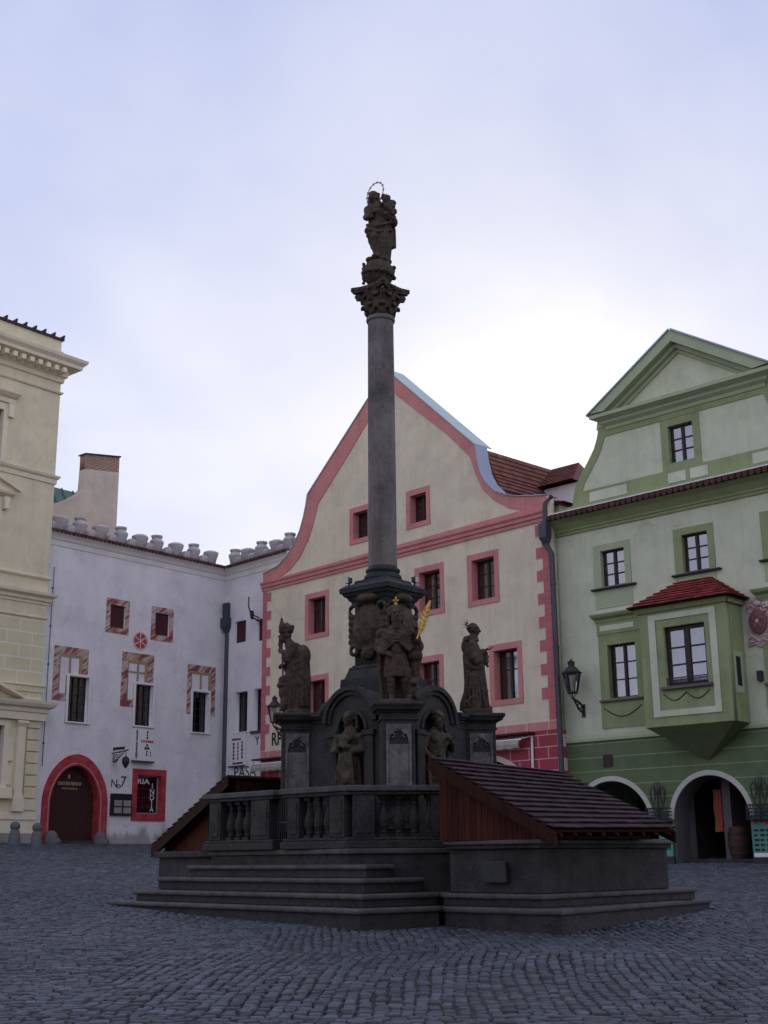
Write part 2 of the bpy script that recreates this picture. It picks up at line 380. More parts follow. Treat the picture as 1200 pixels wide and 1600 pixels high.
def tiles(E0, E1, R0, R1, rows, per_m=4.2, thick=.022, jitter=.006, name='roof', ledge=.9):
    """Courses of overlapping flat tiles on a slope: eave E0-E1, ridge R0-R1. Each tile is a thin slab of its own."""
    E0, E1, R0, R1 = map(Vector, (E0, E1, R0, R1)); N = (E1 - E0).cross(R0 - E0).normalized()
    if N.z < 0: N = -N
    mb = MB()
    for r in range(rows):
        a, b = r / rows, min(1., (r + 1.25) / rows)
        L0, L1 = E0.lerp(R0, a), E1.lerp(R1, a); U0, U1 = E0.lerp(R0, b), E1.lerp(R1, b)
        n = max(1, int((L1 - L0).length * per_m)); off = .5 * (r % 2)
        cuts = sorted({0., 1.} | {min(1., max(0., (i + off) / n)) for i in range(n + 1)})
        for s0, s1 in zip(cuts[:-1], cuts[1:]):
            g = .004 / max(.2, (L1 - L0).length); s0 += g; s1 -= g
            if s1 <= s0: continue
            h = thick * (1.5 + ledge) + random.uniform(0, jitter); tn = min(1, max(0, random.gauss(.5, .22)))
            p = [L0.lerp(L1, s0) + N * h, L0.lerp(L1, s1) + N * h, U0.lerp(U1, s1) + N * thick * .6, U0.lerp(U1, s0) + N * thick * .6]
            q = [x - N * thick for x in p]
            mb.hexa(q, p, tn)
    return mb

# ------------------------------------------------------------------ ground
def gz(x, y):
    x = np.clip(x, -17, 17); y = np.clip(y, -5, 58)
    return -1.6 - .016 * x + .031 * y + .0023 * x * x + .0001 * x * y + .00015 * y * y - .085 * np.exp(-((x + 4.8) ** 2 + (y - 22.8) ** 2) / 16)

def build_ground():
    n = 90; xs = np.concatenate([np.linspace(-220, -30, 8), np.linspace(-26, 26, 53), np.linspace(30, 220, 8)])
    ys = np.concatenate([np.linspace(-120, -8, 8), np.linspace(-5, 62, 68), np.linspace(70, 300, 8)])
    X, Y = np.meshgrid(xs, ys); Z = gz(X, Y) - .020
    mb = MB(); W = len(xs)
    mb.v = [tuple(p) for p in np.stack([X, Y, Z], -1).reshape(-1, 3)]; mb.tone = [.5] * len(mb.v)
    mb.f = [(j * W + i, j * W + i + 1, (j + 1) * W + i + 1, (j + 1) * W + i) for j in range(len(ys) - 1) for i in range(W - 1)]
    o = link('ground', mb.mesh('ground'), 'sand_bed', smooth=True); o['kind'] = 'structure'
    # granite setts laid in rows; zones of paving with their own row direction
    cx, cy, ang, lx, ly = [], [], [], [], []
    def zone(inside, a, roww=.118, l0=.10, l1=.18, bow=0., area=(-22, 20, 6.5, 53)):
        ca, sa = math.cos(a), math.sin(a)
        C = np.array([(x, y) for x in area[:2] for y in area[2:]]); u = C @ [ca, sa]; v = C @ [-sa, ca]
        for k, vv in enumerate(np.arange(v.min(), v.max(), roww)):
            L = RNG.uniform(l0, l1, int((u.max() - u.min()) / l0) + 1); e = u.min() + np.cumsum(L) + RNG.uniform(0, .2); c = e - L / 2
            w = vv + bow * np.sin(c * .55) * .5 + .035 * np.sin(c * 1.9 + k * .8) * .5
            px = c * ca - w * sa; py = c * sa + w * ca
            m = inside(px, py) & (py > 6.6) & (np.abs(px) < .345 * py + 3.2)
            cx.append(px[m]); cy.append(py[m]); ang.append(np.full(m.sum(), a) + RNG.normal(0, .05, m.sum()))
            lx.append(L[m] - RNG.uniform(.002, .022, m.sum())); ly.append(roww - RNG.uniform(.004, .036, m.sum()))
    e1 = lambda x: 10.9 + .25 * np.sin(x * .9) - .05 * x
    e2 = lambda x: 15.6 + .3 * np.sin(x * .7 + 1)
    zone(lambda x, y: (y < e1(x)) & (x > -30), R(6), .112, bow=.2)
    zone(lambda x, y: (y >= e1(x)) & (y < e2(x)) & (x > -2.6 - .12 * y + 1.4), R(84), .122, bow=.3)
    zone(lambda x, y: (y >= e2(x)) & (y < 18.8) & (x > -1.6), R(95), .118, bow=.2)
    zone(lambda x, y: (y >= e1(x)) & ((x <= -2.6 - .12 * y + 1.4) & (y < e2(x)) | (x <= -1.6) & (y >= e2(x)) & (y < 26)), R(22), .116, bow=.25)
    zone(lambda x, y: (x > -1.6) & (y >= 18.8) & (y < 30), R(50), .122)
    zone(lambda x, y: ((x <= -1.6) & (y >= 26)) | (y >= 30), R(-12), .130, .12, .2, bow=.2)
    cx, cy, ang, lx, ly = map(np.concatenate, (cx, cy, ang, lx, ly)); N = len(cx)
    z = gz(cx, cy) + RNG.normal(0, .0045, N) + .012 * np.sin(cx * 1.3) * np.sin(cy * .9)
    tx, ty = RNG.normal(0, .035, N), RNG.normal(0, .035, N)
    dx = .5 * np.array([-1, 1, 1, -1]); dy = .5 * np.array([-1, -1, 1, 1])
    V = np.zeros((N, 12, 3), np.float32)
    jit = RNG.normal(0, .009, (N, 4, 2))
    for lev, (ins, dz) in enumerate(((.012, .004), (.002, -.004), (0, -.05))):
        U = dx[None] * (lx[:, None] - 2 * ins) + jit[:, :, 0]; W_ = dy[None] * (ly[:, None] - 2 * ins) + jit[:, :, 1]
        V[:, lev * 4:lev * 4 + 4, 0] = cx[:, None] + U * np.cos(ang)[:, None] - W_ * np.sin(ang)[:, None]
        V[:, lev * 4:lev * 4 + 4, 1] = cy[:, None] + U * np.sin(ang)[:, None] + W_ * np.cos(ang)[:, None]
        V[:, lev * 4:lev * 4 + 4, 2] = z[:, None] + dz + U * tx[:, None] + W_ * ty[:, None]
    fs = [(0, 1, 2, 3)] + [(4 + i, 4 + (i + 1) % 4, (i + 1) % 4, i) for i in range(4)] + [(8 + i, 8 + (i + 1) % 4, 4 + (i + 1) % 4, 4 + i) for i in range(4)]
    F = (np.arange(N)[:, None, None] * 12 + np.array(fs)[None]).reshape(-1, 4)
    me = bpy.data.meshes.new('cobblestones'); me.vertices.add(N * 12); me.vertices.foreach_set('co', V.ravel())
    me.loops.add(F.size); me.loops.foreach_set('vertex_index', F.ravel().astype(np.int32))
    me.polygons.add(len(F)); me.polygons.foreach_set('loop_start', np.arange(0, F.size, 4, dtype=np.int32)); me.polygons.foreach_set('loop_total', np.full(len(F), 4, np.int32))
    me.update(calc_edges=True)
    tone = np.clip(RNG.normal(1, .30, N), .45, 1.7); hue = RNG.normal(0, .05, (N, 3))
    c = np.clip(np.array([.060, .065, .076])[None] * tone[:, None] * (1 + hue), .02, .5)
    at = me.attributes.new('stone', 'FLOAT_COLOR', 'POINT')
    at.data.foreach_set('color', np.repeat(np.concatenate([c, np.ones((N, 1))], 1), 12, 0).astype(np.float32).ravel())
    o = link('cobbled_pavement', me, 'granite_setts'); o['kind'] = 'structure'
    print('setts', N)
build_ground()

# ------------------------------------------------------------------ windows
def window(b, u0, u1, z0, z1, rec=.22, cols=2, rows=3, frame='dark_frame', fw=.06, bar=.035, surround=None, sur=None, sill=None, curtain=None, pane='pane_glass', thick=.35, name='window', label=None, mid=None, y0=0.):
    """An opening u0..u1 x z0..z1 in a wall whose outer face is y0: timber frame, glazing bars, pane, sill, painted surround."""
    m = MB(); y = y0 + rec
    m.box(u0, u0 + fw, y, y + .07, z0, z1); m.box(u1 - fw, u1, y, y + .07, z0, z1)
    m.box(u0 + fw, u1 - fw, y, y + .07, z0, z0 + fw); m.box(u0 + fw, u1 - fw, y, y + .07, z1 - fw, z1)
    w = link(name, m.mesh(name), frame, b, bevel=.006, seg=1)
    if label: w['label'] = label
    if cols * rows > 1:
        g = MB()
        for i in range(1, cols):
            x = u0 + fw + (u1 - u0 - 2 * fw) * i / cols; k = fw * .75 if cols == 2 else bar
            g.box(x - k, x + k, y - .012, y + .052, z0 + fw, z1 - fw)
        for j in range(1, rows):
            zz = z0 + fw + (z1 - z0 - 2 * fw) * (mid[j - 1] if mid else j / rows); g.box(u0 + fw, u1 - fw, y + .003, y + .045, zz - bar / 2, zz + bar / 2)
        link('glazing_bars', g.mesh('bars'), frame, w)
    p = MB(); p.box(u0 + fw * .5, u1 - fw * .5, y + .03, y + .036, z0 + fw * .5, z1 - fw * .5); link('pane', p.mesh('pane'), pane, w)
    if curtain:
        c = MB(); n = 40; pts = []
        cm, parts = curtain
        for a, bb in parts:
            x0, x1 = u0 + (u1 - u0) * a, u0 + (u1 - u0) * bb
            k = max(6, int((x1 - x0) / .03)); vs = []
            for i in range(k + 1):
                x = x0 + (x1 - x0) * i / k; yy = y + .13 + .022 * math.sin(i * 1.9) + .008 * math.sin(i * .7)
                vs += [(x, yy, z0 + .03), (x, yy, z1 - .02)]
            c.add(vs, [(2 * i, 2 * i + 2, 2 * i + 3, 2 * i + 1) for i in range(k)])
        link('curtain', c.mesh('curtain'), cm, w, smooth=True)
    if surround:
        mt, a, d = surround, sur, .03
        o = [rect(u0 - a[0], u1 + a[1], z0 - a[2], z1 + a[3]), rect(u0, u1, z0, z1)]
        link('surround', panel(o, y0 - d, y0 + .004), mt, w)
        # painted reveal lining of the opening
        r = MB(); e = .008
        r.box(u0 - .001, u0 + e, y0 - d - .002, y, z0, z1); r.box(u1 - e, u1 + .001, y0 - d - .002, y, z0, z1); r.box(u0 + e, u1 - e, y0 - d - .002, y, z1 - e, z1 + .001); r.box(u0 + e, u1 - e, y0 - d - .002, y, z0 - .001, z0 + e)
        link('reveal', r.mesh('reveal'), mt, w)
    if sill:
        mt, ext, proj, th = sill; s = MB(); s.box(u0 - ext, u1 + ext, y0 - proj, y0 + .03, z0 - th - (sur[2] if sur else 0), z0 - (sur[2] if sur else 0) - .003)
        link('sill', s.mesh('sill'), mt, w, bevel=.01, seg=1)
    # dark room behind the pane
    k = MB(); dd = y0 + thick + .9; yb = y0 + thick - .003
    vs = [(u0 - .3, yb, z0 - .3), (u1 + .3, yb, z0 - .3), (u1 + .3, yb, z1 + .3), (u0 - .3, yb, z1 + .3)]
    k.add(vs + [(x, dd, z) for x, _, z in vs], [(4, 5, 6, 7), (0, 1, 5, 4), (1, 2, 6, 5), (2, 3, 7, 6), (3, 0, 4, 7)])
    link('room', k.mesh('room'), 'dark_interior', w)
    return w

def shell(u0, u1, zb, zt, depth, thick=.35):
    """Side and back walls of a building box, behind its front wall."""
    m = MB(); m.box(u0, u0 + .3, thick, depth, zb, zt); m.box(u1 - .3, u1, thick, depth, zb, zt); m.box(u0 + .3, u1 - .3, depth - .3, depth, zb, zt); return m

# ------------------------------------------------------------------ pink gabled house
PK = (5.24, 39.0)
def frame_xy(P, az, u, out=0.):
    a = R(az); return (P[0] + u * math.cos(a) + out * math.sin(a), P[1] + u * math.sin(a) - out * math.cos(a))
KP = .9867          # the gabled house stands about 40 cm in front of its neighbours
def scaled(name, loc, rz, label=None, cat=None, group=None, base=0.):
    o = empty(name, (loc[0] * KP, loc[1] * KP), rz, label, cat, group, base * KP); o.scale = (KP,) * 3; o['drop'] = (0., 0., -float(base)); return o
def pink_house():
    b = scaled('gabled_house', PK, R(-47), 'beige gabled house with pink trim, pink corner blocks and a curved gable behind the column', 'house', base=-.35)
    L, W = -14.86, 0.
    lg = [(L, 11.1), (-13.9, 11.25), (-13.3, 11.56), (-12.84, 11.98), (-12.5, 12.45), (-12.28, 12.95), (-12.14, 13.4), (-12.04, 13.84)]
    rg = [(-3.04, 13.66), (-2.95, 13.1), (-2.82, 12.6), (-2.6, 12.2), (-2.2, 11.8), (-1.75, 11.58), (-1.2, 11.4), (0., 11.18)]
    outline = [(L, -1.3), (0, -1.3)] + rg[::-1] + [(-7.42, 17.72)] + lg[::-1]
    ups = [(-12.18, -10.78), (-9.05, -7.65), (-6.1, -4.69), (-3.57, -2.17)]; mids = [(-12.19, -10.79), (-9.1, -7.7), (-6.2, -4.8), (-2.7, -1.3)]; att = [(-9.57, -8.37), (-6.49, -5.29)]
    op = []
    S = (.2, .17, .17, .2)   # surround widths: left, right, bottom, top
    for a, c in ups: op.append((a + S[0], c - S[1], 8.05 + S[2], 9.82 - S[3]))
    for a, c in mids: op.append((a + S[0], c - S[1], 4.66 + S[2], 6.65 - S[3]))
    for a, c in att: op.append((a + S[0], c - S[1], 11.30 + S[2], 12.72 - S[3]))
    arches = [arch(-3.3, 2.5, 1.2, 2.0, -1.2), arch(-11.2, 2.5, 1.2, 2.0, -1.2)]
    # ground storey of painted blocks, plain storeys above
    link('ground_storey', panel([rect(L, 0, -1.3, 3.735)] + arches, 0, .6), 'pink_blocks', b)
    up = [p for p in outline if p[1] > 0]
    link('wall', panel([[(L, 3.735), (0, 3.735)] + up] + [rect(*o) for o in op], 0, .35), 'beige_plaster', b)
    m = shell(L, 0, -1.3, 11.0, 11, .62); link('side_walls', m.mesh('sides'), 'beige_plaster', b)
    a = MB()                                      # dark arcade behind the arches
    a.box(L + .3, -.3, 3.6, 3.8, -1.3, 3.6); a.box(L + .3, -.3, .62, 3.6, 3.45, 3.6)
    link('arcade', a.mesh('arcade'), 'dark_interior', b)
    for c in (-3.3, -11.2):
        o, i = arch(c, 2.5, 1.2, 2.0, -1.25), arch(c, 2.32, 1.2, 1.83, -1.25)
        link('arch_rim', panel([o[1:] + [o[0]] + (i[1:] + [i[0]])[::-1]], -.012, .5), 'pale_joint', b)
    # gable band, cornice, frieze
    inner = [(-13.85, 10.78), (-1.0, 10.9), (-1.6, 11.1), (-2.33, 11.56), (-2.75, 12.0), (-3.05, 12.6), (-3.3, 13.3), (-4.34, 14.36), (-7.42, 17.0), (-9.63, 14.92), (-11.45, 13.32), (-11.55, 13.0), (-11.75, 12.5), (-12.05, 11.95), (-12.5, 11.42), (-13.1, 11.0)]
    k = 1.0
    link('gable_band', panel([[(L, 10.7), (0, 10.7)] + rg[::-1] + [(-7.42, 17.72)] + lg[::-1], inner], -.03, .004), 'pink_paint', b)
    c = MB(); c.run([(0, 10.36), (.05, 10.36), (.05, 10.47), (.10, 10.50), (.10, 10.60), (.15, 10.66), (.15, 10.72), (.0, 10.76)], L - .05, .02); link('cornice', c.mesh('cornice'), 'pink_paint', b)
    f = MB(); x = L
    f.box(L, 0, -.015, .01, 3.74, 4.0); link('frieze', f.mesh('frieze'), 'pink_paint', b)
    j = MB()
    for i in range(17):
        x = L + .45 + i * .88
        if x < -.1: j.box(x, x + .03, -.019, .0, 3.745, 3.995)
    link('frieze_joints', j.mesh('joints'), 'pale_joint', b)
    # corner blocks, long and short by turns
    q = MB(); jj = MB(); q2 = MB(); jj2 = MB(); z = 4.05; i = 0
    while z < 10.3:
        h = .345 if i else .62; top = min(z + h, 10.34); wd = .27 if i % 2 == 0 else .53
        for s, x0, q_, j_ in ((1, L, q, jj), (-1, 0, q2, jj2)):
            xa, xb = sorted((x0, x0 + s * wd)); q_.box(xa, xb, -.02, .01, z, top)
            xa, xb = sorted((x0, x0 + s * (wd + .03))); j_.box(xa, xb, -.01, .01, z - .028, top + .028)
        z = top + .028; i += 1
    for q_, j_ in ((q, jj), (q2, jj2)):
        o = link('corner_blocks', q_.mesh('quoin'), 'quoin_paint', b); link('block_joints', j_.mesh('quoinj'), 'pale_joint', o)
    CU = ('curtain_dim', [(.02, .28), (.74, .98)])
    for n, o in enumerate(op):
        lower = 4 <= n < 8
        window(b, *o, rec=.26, cols=2, rows=2 if lower else 3, surround='pink_paint', sur=S, sill=('pink_paint', .2, .05, .05) if 0 else None, curtain=('curtain_dim', [(.52, .97)] if lower else [(.03, .4), (.6, .97)]) if n < 8 else None, mid=[.62] if lower else None)
    # metal coping along the gable edge
    full = lg + [(-7.42, 17.72)] + rg[::1]
    def coping(pts, mat, w=.75, nm='coping'):
        cm = MB()
        for (x0, z0), (x1, z1) in zip(pts[:-1], pts[1:]):
            d = Vector((x1 - x0, 0, z1 - z0)).normalized(); nn = Vector((-d.z, 0, d.x)); e = .035
            B = [Vector((x0, -.07, z0)) , Vector((x1, -.07, z1)), Vector((x1, w, z1)), Vector((x0, w, z0))]
            cm.hexa([p + nn * .004 for p in B], [p + nn * e for p in B])
        link(nm, cm.mesh(nm), mat, b)
    coping(lg + [(-7.42, 17.72)], 'pale_metal'); coping([(-7.42, 17.72), (-3.04, 13.66)], 'pale_metal', .8); coping(rg, 'grey_metal', .55)
    gb = [p for p in outline if p[1] > 10.9]
    # roof behind the gable: two slopes and a level top
    prof = [(.15, 11.05), (-1.2, 11.36), (-1.9, 11.62), (-2.5, 12.05), (-2.85, 12.7), (-3.1, 13.6)]
    rf = MB()
    for (x0, z0), (x1, z1) in zip(prof[:-1], prof[1:]):
        L_ = math.hypot(x1 - x0, z1 - z0); t = tiles((x0, .62, z0), (x0, 9.5, z0), (x1, .62, z1), (x1, 9.5, z1), max(2, round(L_ / .17)), 4.0); n0 = len(rf.v); rf.add(t.v, t.f); rf.tone[n0:] = t.tone
    link('roof', rf.mesh('roof'), 'red_tiles', b)
    und = MB(); und.uprism([(x, z - .05) for x, z in prof] + [(-11.9, 13.5), (-12.2, 11.0), (-6, 10.9)], .355, 9.5); link('roof_base', und.mesh('under'), 'dark_tiles', b)
    # rain pipe with its hopper at the right corner
    d = MB(); d.box(-.16, .14, -.30, -.02, 9.75, 10.22); d.hexa([(-.06, -.2, 9.5), (.06, -.2, 9.5), (.06, -.08, 9.5), (-.06, -.08, 9.5)], [(-.16, -.3, 9.75), (.14, -.3, 9.75), (.14, -.02, 9.75), (-.16, -.02, 9.75)])
    d.tube([(0, -.14, 9.55), (.2, -.12, 9.2), (.2, -.12, 0)], .085, 10); d.tube([(.0, -.16, 10.2), (.0, -.1, 10.9), (.12, .1, 11.15)], .08, 10)
    for z in (8.2, 6.2, 4.2, 2.2): d.lathe([(.1, z), (.1, z + .06)], .2, -.12, 10)
    link('rain_pipe', d.mesh('pipe'), 'drain_metal', b, smooth=True)
    t = text('RH', .70, .01, .70, .008); t.transform(Matrix.Translation((-13.80, -.012, 4.42))); link('lettering', t, 'black_paint', b)
    # awnings
    for u0, u1, lab in ((-4.9, -.88, 'folded cream awning over the pink arcade, right of the monk statue'), (-15.02, -11.4, 'folded cream awning over the pink arcade, left of the bishop statue')):
        px = frame_xy(PK, -47, (u0 + u1) / 2, .2); w = scaled('awning', PK, R(-47), lab, 'awning', 'awnings of the gabled house', base=3.2)
        h = MB(); h.box(u0, u1, -.34, -.02, 3.66, 3.72); link('hood', h.mesh('hood'), 'dark_frame', w)
        r = MB(); r.tube([(u0, -.30, 3.52), (u1 - .35, -.30, 3.5)], .032, 10); link('roller', r.mesh('roller'), 'white_paint', w, smooth=True)
        v = MB(); n = 60; vs = []
        for i in range(n + 1):
            x = u0 + (u1 - .4 - u0) * i / n; y = -.36 + .012 * math.sin(i * 1.3)
            vs += [(x, y, 3.48), (x, y - .02, 3.36), (x, y + .01, 3.235 + .012 * math.sin(i * .9))]
        fs = [(3 * i + k, 3 * i + 3 + k, 3 * i + 4 + k, 3 * i + 1 + k) for i in range(n) for k in (0, 1)]
        v.add(vs, fs); vo = link('valance', v.mesh('valance'), 'awning_cloth', w)
        cr = MB(); cr.tube([(u1 - .1, -.05, 3.6), (u1 - .06, -.12, 2.3)], .035, 8); cr.tube([(u1 - .4, -.3, 3.52), (u1 - .1, -.05, 3.6)], .02, 8); link('crank', cr.mesh('crank'), 'white_paint', w, smooth=True)
    return b
pink_house()

# ------------------------------------------------------------------ green house
def green_house():
    b = empty('green_house', PK, R(-43.5), 'green and pale plaster house with a triangular pediment, bay window and arcade', 'house', base=-.4)
    L, Rr = .27, 9.73; cx = 5.0; pc = 5.10
    half = [(0.27 - cx, 10.58), (1.0 - cx, 10.62), (1.02 - cx, 10.85), (1.15 - cx, 11.25), (1.4 - cx, 11.62), (1.68 - cx, 11.98), (1.9 - cx, 12.3), (2.03 - cx, 12.6), (2.12 - cx, 12.95)]
    gl = [(cx + x, z) for x, z in half]; gr = [(cx - x, z) for x, z in half]
    op2 = [(1.92, 2.78, 7.86, 9.0), (4.74, 5.59, 7.86, 9.0), (7.5, 8.35, 7.86, 9.0)]
    op1 = [(1.98, 2.97, 4.48, 6.09), (7.3, 8.28, 4.48, 6.09)]
    opg = [(4.55, 5.39, 11.22, 12.39)]
    link('wall', panel([rect(L, Rr, 3.34, 10.3)] + [rect(*o) for o in op2 + op1] + [rect(4.3, 5.85, 3.9, 6.3)], 0, .35), 'pale_green_plaster', b)
    link('gable', panel([[(L, 10.3), (Rr, 10.3)] + gr + gl[::-1]] + [rect(*o) for o in opg], 0, .35), 'pale_green_plaster', b)
    ar = [arch(1.82, 1.31, .8, 1.31, -1.2, 32), arch(5.03, 1.17, .95, 1.17, -1.2, 32), arch(8.25, 1.25, .9, 1.25, -1.2, 32)]
    link('ground_storey', panel([rect(L, Rr, -1.35, 3.30)] + ar, 0, .75), 'green_blocks', b)
    for c, h, s in ((1.82, 1.31, .8), (5.03, 1.17, .95), (8.25, 1.25, .9)):
        o, i = arch(c, h + .13, s, h + .13, s - .25, 32), arch(c, h - .01, s, h - .01, s - .25, 32)
        link('arch_rim', panel([o[2:] + i[2:][::-1]], -.03, .012), 'white_rim', b)
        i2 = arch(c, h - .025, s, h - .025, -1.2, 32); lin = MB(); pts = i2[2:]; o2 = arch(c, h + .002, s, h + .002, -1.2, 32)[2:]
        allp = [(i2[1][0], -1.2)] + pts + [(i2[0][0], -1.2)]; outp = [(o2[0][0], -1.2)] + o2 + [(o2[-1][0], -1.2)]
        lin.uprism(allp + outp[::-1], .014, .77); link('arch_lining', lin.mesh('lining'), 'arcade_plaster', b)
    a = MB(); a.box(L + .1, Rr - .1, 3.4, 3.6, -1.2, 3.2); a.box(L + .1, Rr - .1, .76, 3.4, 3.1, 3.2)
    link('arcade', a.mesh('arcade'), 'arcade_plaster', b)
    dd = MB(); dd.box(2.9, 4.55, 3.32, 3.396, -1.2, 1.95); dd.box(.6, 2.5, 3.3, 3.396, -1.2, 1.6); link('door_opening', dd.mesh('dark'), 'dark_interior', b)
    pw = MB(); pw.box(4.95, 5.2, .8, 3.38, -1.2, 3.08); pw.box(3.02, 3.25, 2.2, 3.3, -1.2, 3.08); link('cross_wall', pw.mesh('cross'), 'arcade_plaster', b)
    m = shell(L, Rr, -1.2, 10.3, 11, .76); link('side_walls', m.mesh('sides'), 'pale_green_plaster', b)
    st = MB(); st.box(3.9, 6.15, .3, 1.6, -1.0, -.13); link('doorstep', st.mesh('step'), 'step_stone', b, bevel=.02)
    bl = MB(); bl.run([(0, 3.28), (.06, 3.28), (.06, 3.36), (.02, 3.42), (.0, 3.46)], L, Rr); link('belt_course', bl.mesh('belt'), 'pale_green_trim', b)
    ed = MB(); ed.box(L, Rr, -.012, .004, 3.461, 3.6); 
    # great cornice with its row of tiles
    c = MB(); c.run([(0, 9.72), (.05, 9.72), (.06, 9.80), (.10, 9.83), (.10, 9.88), (.16, 9.95), (.26, 10.06), (.40, 10.14), (.40, 10.2), (.0, 10.24)], L, Rr); link('cornice', c.mesh('cornice'), 'green_trim', b)
    tl = MB(); x = L
    while x < Rr:
        tl.tube([(x + .11, -.56, 10.235), (x + .11, .0, 10.36)], .085, 8); x += .2
    tl.hexa([(L, -.5, 10.2), (Rr, -.5, 10.2), (Rr, 0, 10.3), (L, 0, 10.3)], [(L, -.5, 10.24), (Rr, -.5, 10.24), (Rr, 0, 10.36), (L, 0, 10.36)]); tl.tone = [random.random() for _ in tl.v]
    link('tile_ledge', tl.mesh('ledge'), 'dark_tiles', b)
    fl = MB(); fl.hexa([(L, -.53, 10.33), (Rr, -.53, 10.33), (Rr, 0, 10.46), (L, 0, 10.46)], [(L, -.53, 10.37), (Rr, -.53, 10.37), (Rr, 0, 10.5), (L, 0, 10.5)]); link('flashing', fl.mesh('flash'), 'white_trim', b)
    # gable trim: green border following the curve, band with pale panels, pediment
    def inset(p, d): return [(x + d * (1 if x < cx else -1), z) for x, z in p]
    br = [(L, 10.52), (Rr, 10.52)] + gr[:] + gl[::-1]
    ig = [(cx - 3.62, 11.02), (cx + 3.62, 11.02), (cx + 3.5, 11.3), (cx + 3.2, 11.7), (cx + 2.9, 12.1), (cx + 2.68, 12.62), (cx - 2.68, 12.62), (cx - 2.9, 12.1), (cx - 3.2, 11.7), (cx - 3.5, 11.3)]
    link('gable_border', panel([br, ig], -.028, .004), 'green_trim', b)
    for x0, x1 in ((1.66, 3.02), (4.46, 5.05), (5.2, 5.78), (7.2, 8.5)): pp = MB(); pp.box(x0, x1, -.042, -.02, 10.62, 10.93); link('pale_panel', pp.mesh('pp'), 'pale_green_plaster', b)
    pd = MB(); pd.run([(0, 12.80), (.06, 12.80), (.08, 12.9), (.2, 12.98), (.22, 13.05), (.42, 13.14), (.42, 13.25), (.0, 13.29)], 2.47, 2 * pc - 2.47, 1., 1.); link('pediment_cornice', pd.mesh('ped'), 'pale_green_trim', b)
    ty = [(2.02, 12.9), (2 * pc - 2.02, 12.9), (2 * pc - 2.1, 13.3), (pc, 15.12), (2.1, 13.3)]
    link('tympanum', panel([ty], 0.0, .35), 'pale_green_plaster', b)
    for s in (1, -1):
        rk = MB(); e0, e1 = Vector((pc - s * 3.0, 0, 13.27)), Vector((pc, 0, 15.17)); d = (e1 - e0).normalized(); up = Vector((-d.z * s, 0, d.x * s)) if s > 0 else Vector((d.z, 0, -d.x))
        for o, lo, hi in ((.07, -.47, -.36), (.20, -.36, -.24), (.42, -.24, 0.06)):
            pts = [e0 + up * lo, e1 + up * lo * 1.0, e1 + up * hi, e0 + up * hi]
            # meet at the apex on the centre line
            q = [(p.x, p.z) for p in pts]
            for idx in (1, 2):
                x, z = q[idx]; k = (pc - x) / d.x; q[idx] = (pc - s * .0015, z + d.z * k)
            for idx in (0, 3):
                x, z = q[idx]
                if idx == 0 or z < 13.29: k = (13.294 - z) / d.z if z < 13.294 else 0; q[idx] = (x + d.x * k, z + d.z * k)
            rk.uprism(q if s > 0 else q[::-1], -o, .3)
        link('raking_cornice', rk.mesh('rake'), 'pale_green_trim', b)
        sk = MB(); f0, f1 = e0 + up * .063 - d * .12, e1 + up * .063
        sk.hexa([(f0.x, -.47, f0.z), (f1.x, -.47, f1.z), (f1.x, .3, f1.z), (f0.x, .3, f0.z)], [(f0.x, -.47, f0.z + .05), (f1.x, -.47, f1.z + .06), (f1.x, .3, f1.z + .06), (f0.x, .3, f0.z + .05)])
        link('verge', sk.mesh('verge'), 'grey_metal', b)
        link('roof', tiles((cx - s * 2.5, .5 if s < 0 else 9, 12.2), (cx - s * 2.5, 9 if s < 0 else .5, 12.2), (cx, .5 if s < 0 else 9, 14.2), (cx, 9 if s < 0 else .5, 14.2), 12, 3.5).mesh('roof'), 'red_tiles', b)
    at = MB(); at.uprism([(cx - 2.45, 10.32), (cx + 2.45, 10.32), (cx + 2.45, 12.13), (cx, 14.12), (cx - 2.45, 12.13)], .36, 8.95); link('attic', at.mesh('attic'), 'white_trim', b)
    fr = MB(); fr.box(L, Rr, .36, 11, 10.302, 10.318); link('lower_roof', fr.mesh('lower'), 'red_tiles', b)
    # windows
    G = 'green_trim'; CU = ('curtain', [(.04, .49), (.51, .96)])
    for n, o in enumerate(op2): window(b, *o, rec=.12, surround='pale_green_trim' if n == 0 else G, sur=(.26, .19, .02, .2), sill=('dark_frame', .36, .12, .06), curtain=CU, label=None)
    window(b, *opg[0], rec=.12, surround=G, sur=(.24, .22, .2, .2), curtain=CU)
    for x0, x1 in ((1.66, 2.98), (4.46, 5.78), (7.24, 8.55)): pn = MB(); pn.box(x0, x1, -.02, .004, 7.22, 7.765); link('parapet_panel', pn.mesh('pp2'), 'pale_green_trim', b)
    for n, o in enumerate(op1):
        window(b, *o, rec=.16, surround=G, sur=(.30, .18, .02, .25), sill=('dark_sill', .32, .12, .07), curtain=CU, rows=3, mid=[.34, .68])
        x0, x1 = o[0] - .32, o[1] + .2
        h = MB(); h.box(x0, x1, -.026, .004, 6.345, 6.42); h.box(x0, x1, -.05, .004, 6.42, 6.78); h.run([(0, 6.78), (.07, 6.78), (.09, 6.87), (.2, 6.93), (.24, 7.0), (.24, 7.03), (0, 7.06)], x0, x1, .5, .5); link('window_hood', h.mesh('hood'), G, b)
        hp = MB(); hp.box(x0 + .12, x1 - .2, -.062, -.04, 6.52, 6.68); link('hood_panel', hp.mesh('hp'), 'pale_green_plaster', b)
        u = MB(); u.box(x0, x1, -.03, .004, 3.62, 4.38); link('parapet_panel', u.mesh('up'), G, b)
